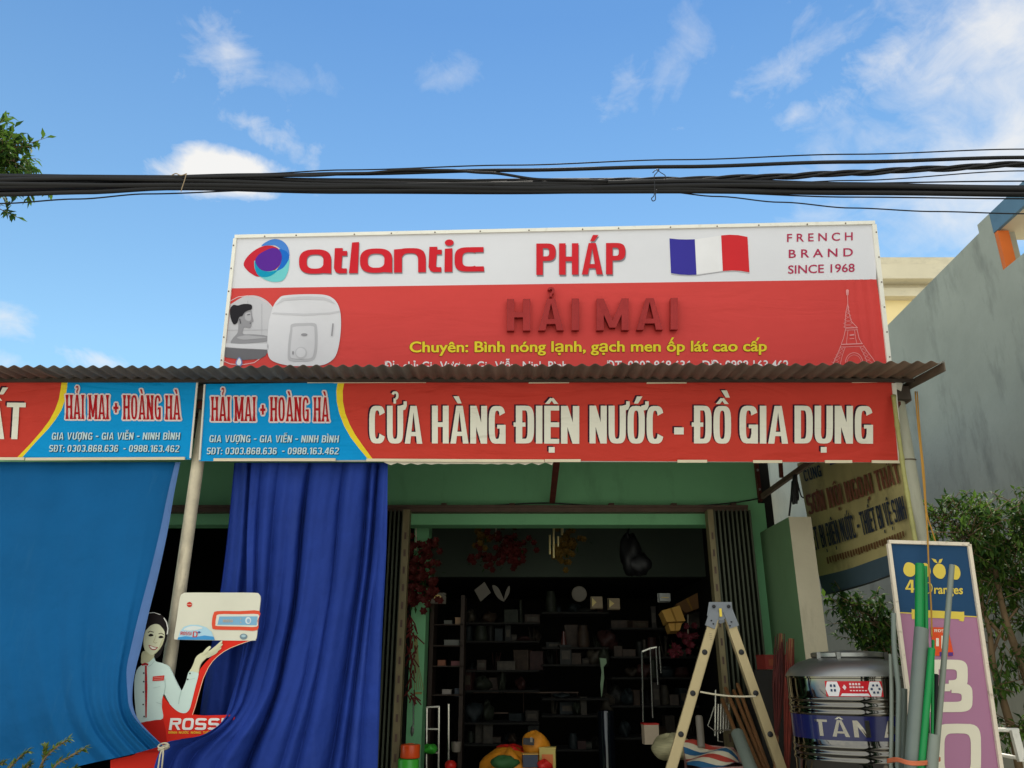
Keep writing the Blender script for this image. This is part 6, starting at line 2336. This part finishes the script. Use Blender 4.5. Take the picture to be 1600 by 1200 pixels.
# hanging brushes with straw coloured rods
hb = thing('rod_bundle', tuple(at(652, 995, 7.6)), 'bundle of straw coloured rods and red brushes hanging on the green pier', 'brushes')
m = MB()
g = random.Random(9)
for k in range(5):
    x = 647 + k * 1.1
    m.tube([at(x, 992, 7.6), at(x + .6 + k * .5, 1040, 7.58 - .01 * (k % 3)), at(x + .8 + k * 2.4, 1078, 7.6)], .003, 5)
m.tube([at(649, 1083, 7.6), at(659, 1083, 7.6)], .01, 6)
m.build('rods', STRAW, hb)
m = MB()
for k in range(70):
    c = at(g.gauss(643, 4), g.uniform(960, 1090), 7.55)
    m.tube([c, c + Vector((g.gauss(0, .03), g.gauss(0, .03), -.07))], .006, 4)
m.build('bristles', mat('dark_red_bristle', (96, 30, 28), .8, var=.3), hb)
m = MB()
for k in range(11):
    m.lathe(at(646, 1090 + k * 4, 7.6), at(646, 1094.6 + k * 4, 7.6), [(.003, 0), (.009, .005), (.009, .014), (.003, .02)], 6)
p = at(644, 1142, 7.6)
m.blob((p.x, p.y, p.z), .016, .016, .04, 6, 1, .2)
m.build('chain', STEELDULL, hb)
# rolls of film on the step
for (y0, y1, x0, x1, mm, lab) in ((1163, 1184, 626, 657, ORGROLL, 'orange plastic roll standing on the green roll by the left gate'), (1185.5, 1222, 622, 655, GRNROLL, 'green plastic roll under the orange one by the left gate')):
    p = at((x0 + x1) / 2, y0, 7.0)
    q = at((x0 + x1) / 2, y1, 7.0)
    r = (x1 - x0) / 2 * mpp(640, y0, 7.0)
    m = MB()
    h = p.z - q.z
    m.lathe((p.x, 7.0, q.z), (p.x, 7.0, p.z), [(r * .3, 0), (r * .95, 0), (r, .01), (r * .97, h * .5), (r, h - .01), (r * .92, h), (r * .35, h + .006), (r * .3, h - .05)], 28)
    m.build('film_roll', mm, smooth='auto', label=lab, cat='roll', group='plastic film rolls')
m = MB()
p = at(640, 1225, 7.0)
m.box(p.x - .14, p.x + .14, 6.88, 7.14, .14, p.z + .005)
m.build('low_box', CARD, label='carton holding up the green roll by the left gate', cat='carton')
# yellow bags
yb = thing('yellow_bag', tuple(at(800, 1210, 7.2)), 'big yellow bag with a green patch lying on the shop step', 'bag')
m = MB()
p = at(795, 1192, 7.2)
m.blob((p.x, p.y, p.z - .1), .24, .2, .2, 14, 11, .16)
p = at(832, 1186, 7.25)
m.blob((p.x, p.y, p.z - .09), .13, .15, .16, 12, 12, .14)
m.build('bag_body', YELLOW, yb, smooth=True)
m = MB()
p = at(788, 1192, 7.02)
m.blob((p.x, p.y, p.z), .11, .05, .05, 8, 14, .2)
m.build('green_patch', DKGREEN, yb, smooth=True)
m = MB()
p = at(797, 1167, 7.3)
m.blob((p.x, p.y, p.z - .03), .12, .1, .045, 10, 15, .25)
m.build('red_cloth', REDPL, smooth=True, label='crumpled red cloth behind the yellow bag', cat='cloth')
hp_ = thing('yellow_hood', tuple(at(837, 1170, 7.2)), 'rounded yellow hood with a dark window on top of the bags', 'hood')
m = MB()
p = at(836, 1160, 7.2)
m.blob((p.x, p.y, p.z - .02), .115, .1, .105, 12, 18, .08)
m.build('hood_shell', YELLOW, hp_, smooth=True)
m = MB()
q = at(826, 1158, 7.07)
m.bar(q + Vector((-.045, 0, 0)), q + Vector((.045, .0, -.006)), .05, .03, side=Vector((0, 0, 1)))
m.build('hood_window', BLACKPL, hp_)
m = MB()
q = at(831, 1156, 7.05)
m.bar(q + Vector((-.004, 0, .018)), q + Vector((-.004, 0, -.018)), .02, .006)
m.build('hood_tag', WHITEOBJ, hp_)
p = at(828, 1188, 7.0)
rbox('box', (p.x, 7.02, p.z - .05), (.12, .08, .1), .1, mat('navy_box', (44, 52, 70), .5), 'small navy box with brown lid in front of the yellow hood', 'box', lidm=CARD)
p = at(856, 1182, 7.1)
rbox('box', (p.x, 7.12, p.z - .1), (.13, .1, .17), -.1, mat('pale_yellow_box', (190, 170, 92), .6), 'pale yellow box standing right of the yellow hood', 'box', strip=mat('orange_strip', (206, 110, 50), .5))
m = MB()
p = at(850, 1196, 6.98)
m.blob((p.x, p.y, p.z), .06, .05, .04, 8, 21, .25)
m.build('red_packet', REDPL, smooth=True, label='shiny red packet in front of the pale yellow box', cat='packet')
m = MB()
p = at(800, 1235, 7.2)
m.box(p.x - .3, p.x + .55, 6.95, 7.28, .14, p.z - .0)
m.build('display_table', DARKIN, label='low dark table carrying the yellow bags', cat='table')
m = MB()
p = at(713, 1165, 7.6)
m.lathe((p.x, p.y, p.z - .05), (p.x, p.y, 3), [(0, 0), (.035, 0), (.04, .02), (.045, .08), (.03, .08), (0, .03)], 16)
m.build('white_cup', WHITEOBJ, smooth='auto', label='small white cup in the dark, left of the yellow bags', cat='cup')
m = MB()
p = at(704, 1196, 7.3)
m.blob((p.x, p.y, p.z), .05, .05, .04, 8, 2, .1)
m.build('red_ball', REDPL, smooth=True, label='small red ball at the bottom, left of the yellow bags', cat='ball')
m = MB()
p = at(881, 1012, 9.2)
m.lathe((p.x, p.y, p.z - .09), (p.x, p.y, 3), [(0, 0), (.04, 0), (.04, .04), (.033, .15), (.02, .22), (.02, .26), (.006, .27), (0, .27)], 16)
m.build('bottle', mat('pink_bottle', (84, 48, 42), .3), smooth='auto', label='dull pink bottle standing high in the dark shop', cat='bottle')
# white sack of cloth and carton at the right
p = at(1016, 1145, 7.6)
rbox('box', (p.x, 7.6, p.z - .09), (.13, .1, .17), .1, mat('cream_box', (196, 176, 150), .6), 'cream box with a red lid beside the chrome rail stand', 'box', lidm=REDPL)
m = MB()
p = at(1050, 1162, 7.3)
m.blob((p.x, p.y, p.z - .03), .17, .16, .1, 12, 31, .14)
m.build('cloth_bundle', mat('pale_cloth_bundle', (176, 168, 128), .7, var=.25, vscale=8, stretch=(1, 1, 9)), smooth=True, label='pale folded cloth bundle left of the ladder foot', cat='cloth')
# glossy black cylinder added to catch a narrow bright reflection
m = MB()
p = at(948, 1160, 8.8)
m.lathe((p.x, p.y, .14), (p.x, p.y, 3), [(0, 0), (.085, 0), (.085, 1.0), (.08, 1.02), (0, 1.03)], 28)
m.build('reflection_cylinder', mat('black_gloss_cylinder', (20, 24, 32), .12, var=.1, coat=.5), smooth='auto', label='glossy black cylinder added for its narrow reflection in the middle of the shop floor', cat='pipe')

# dim goods crowding the back of the shop: a dark jumble
g = random.Random(21)
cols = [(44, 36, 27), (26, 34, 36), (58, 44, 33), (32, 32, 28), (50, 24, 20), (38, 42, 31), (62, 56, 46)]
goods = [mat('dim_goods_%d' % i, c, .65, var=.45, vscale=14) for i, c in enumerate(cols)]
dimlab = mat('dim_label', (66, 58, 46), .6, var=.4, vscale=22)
BK = 'dim jumble at the back of the shop'
m = MB()
cand = []
for xl_, xr_, rows_ in ((722, 842, [974, 1002, 1047, 1078, 1127, 1160]), (846, 948, [958, 1012, 1038, 1090, 1116, 1168]), (952, 1085, [982, 1026, 1058, 1101, 1150])):
    for y in rows_:
        p, q = at(xl_, y, 9.3), at(xr_, y + g.uniform(-1.5, 1.5), 9.3)
        m.box(p.x, q.x, 9.08, 9.6, p.z - .02, p.z - .001)
        x = xl_ + g.uniform(1, 8)
        while x < xr_ - 6:
            w = g.choice([g.uniform(6, 12), g.uniform(10, 20), g.uniform(14, 30)])
            if g.random() > .16:
                cand.append((x + w / 2, y, w, g.uniform(8, 36)))
            x += w * g.uniform(.8, 1.1) + g.choice([0, 0, 3])
m.build('back_shelves', DARKIN, label='black shelving crowded with stock at the back of the shop', cat='shelves')
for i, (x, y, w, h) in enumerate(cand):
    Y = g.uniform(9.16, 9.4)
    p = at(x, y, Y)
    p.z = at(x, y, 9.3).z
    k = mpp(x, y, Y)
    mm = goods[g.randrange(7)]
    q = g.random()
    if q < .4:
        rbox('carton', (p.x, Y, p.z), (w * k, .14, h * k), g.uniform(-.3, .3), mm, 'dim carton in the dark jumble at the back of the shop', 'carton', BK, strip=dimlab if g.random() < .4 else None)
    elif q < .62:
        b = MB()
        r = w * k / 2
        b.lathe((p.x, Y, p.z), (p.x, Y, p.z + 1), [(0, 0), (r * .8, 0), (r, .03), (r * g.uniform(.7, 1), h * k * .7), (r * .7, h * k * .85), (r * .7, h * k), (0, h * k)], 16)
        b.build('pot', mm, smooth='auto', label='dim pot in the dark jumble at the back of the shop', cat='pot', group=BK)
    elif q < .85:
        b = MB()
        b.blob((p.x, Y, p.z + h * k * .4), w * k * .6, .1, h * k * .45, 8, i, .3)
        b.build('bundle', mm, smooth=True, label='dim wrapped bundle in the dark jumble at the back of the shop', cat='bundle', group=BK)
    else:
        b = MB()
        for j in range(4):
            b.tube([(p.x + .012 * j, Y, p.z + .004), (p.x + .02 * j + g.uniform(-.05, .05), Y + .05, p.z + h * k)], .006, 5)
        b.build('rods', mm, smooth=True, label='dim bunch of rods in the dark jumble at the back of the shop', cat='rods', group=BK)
flat_thing('light_slit', [(937, 1028), (947, 1029), (948, 1036), (943, 1042), (944, 1060), (942, 1076), (940, 1090), (938, 1070), (940, 1050)], 8.9, mat('light_slit_green', (120, 150, 110), .4), 'narrow pale green strip painted as a slit of light in the dark shop', 'strip')  # pale green colour stands in for a slit of light at the back
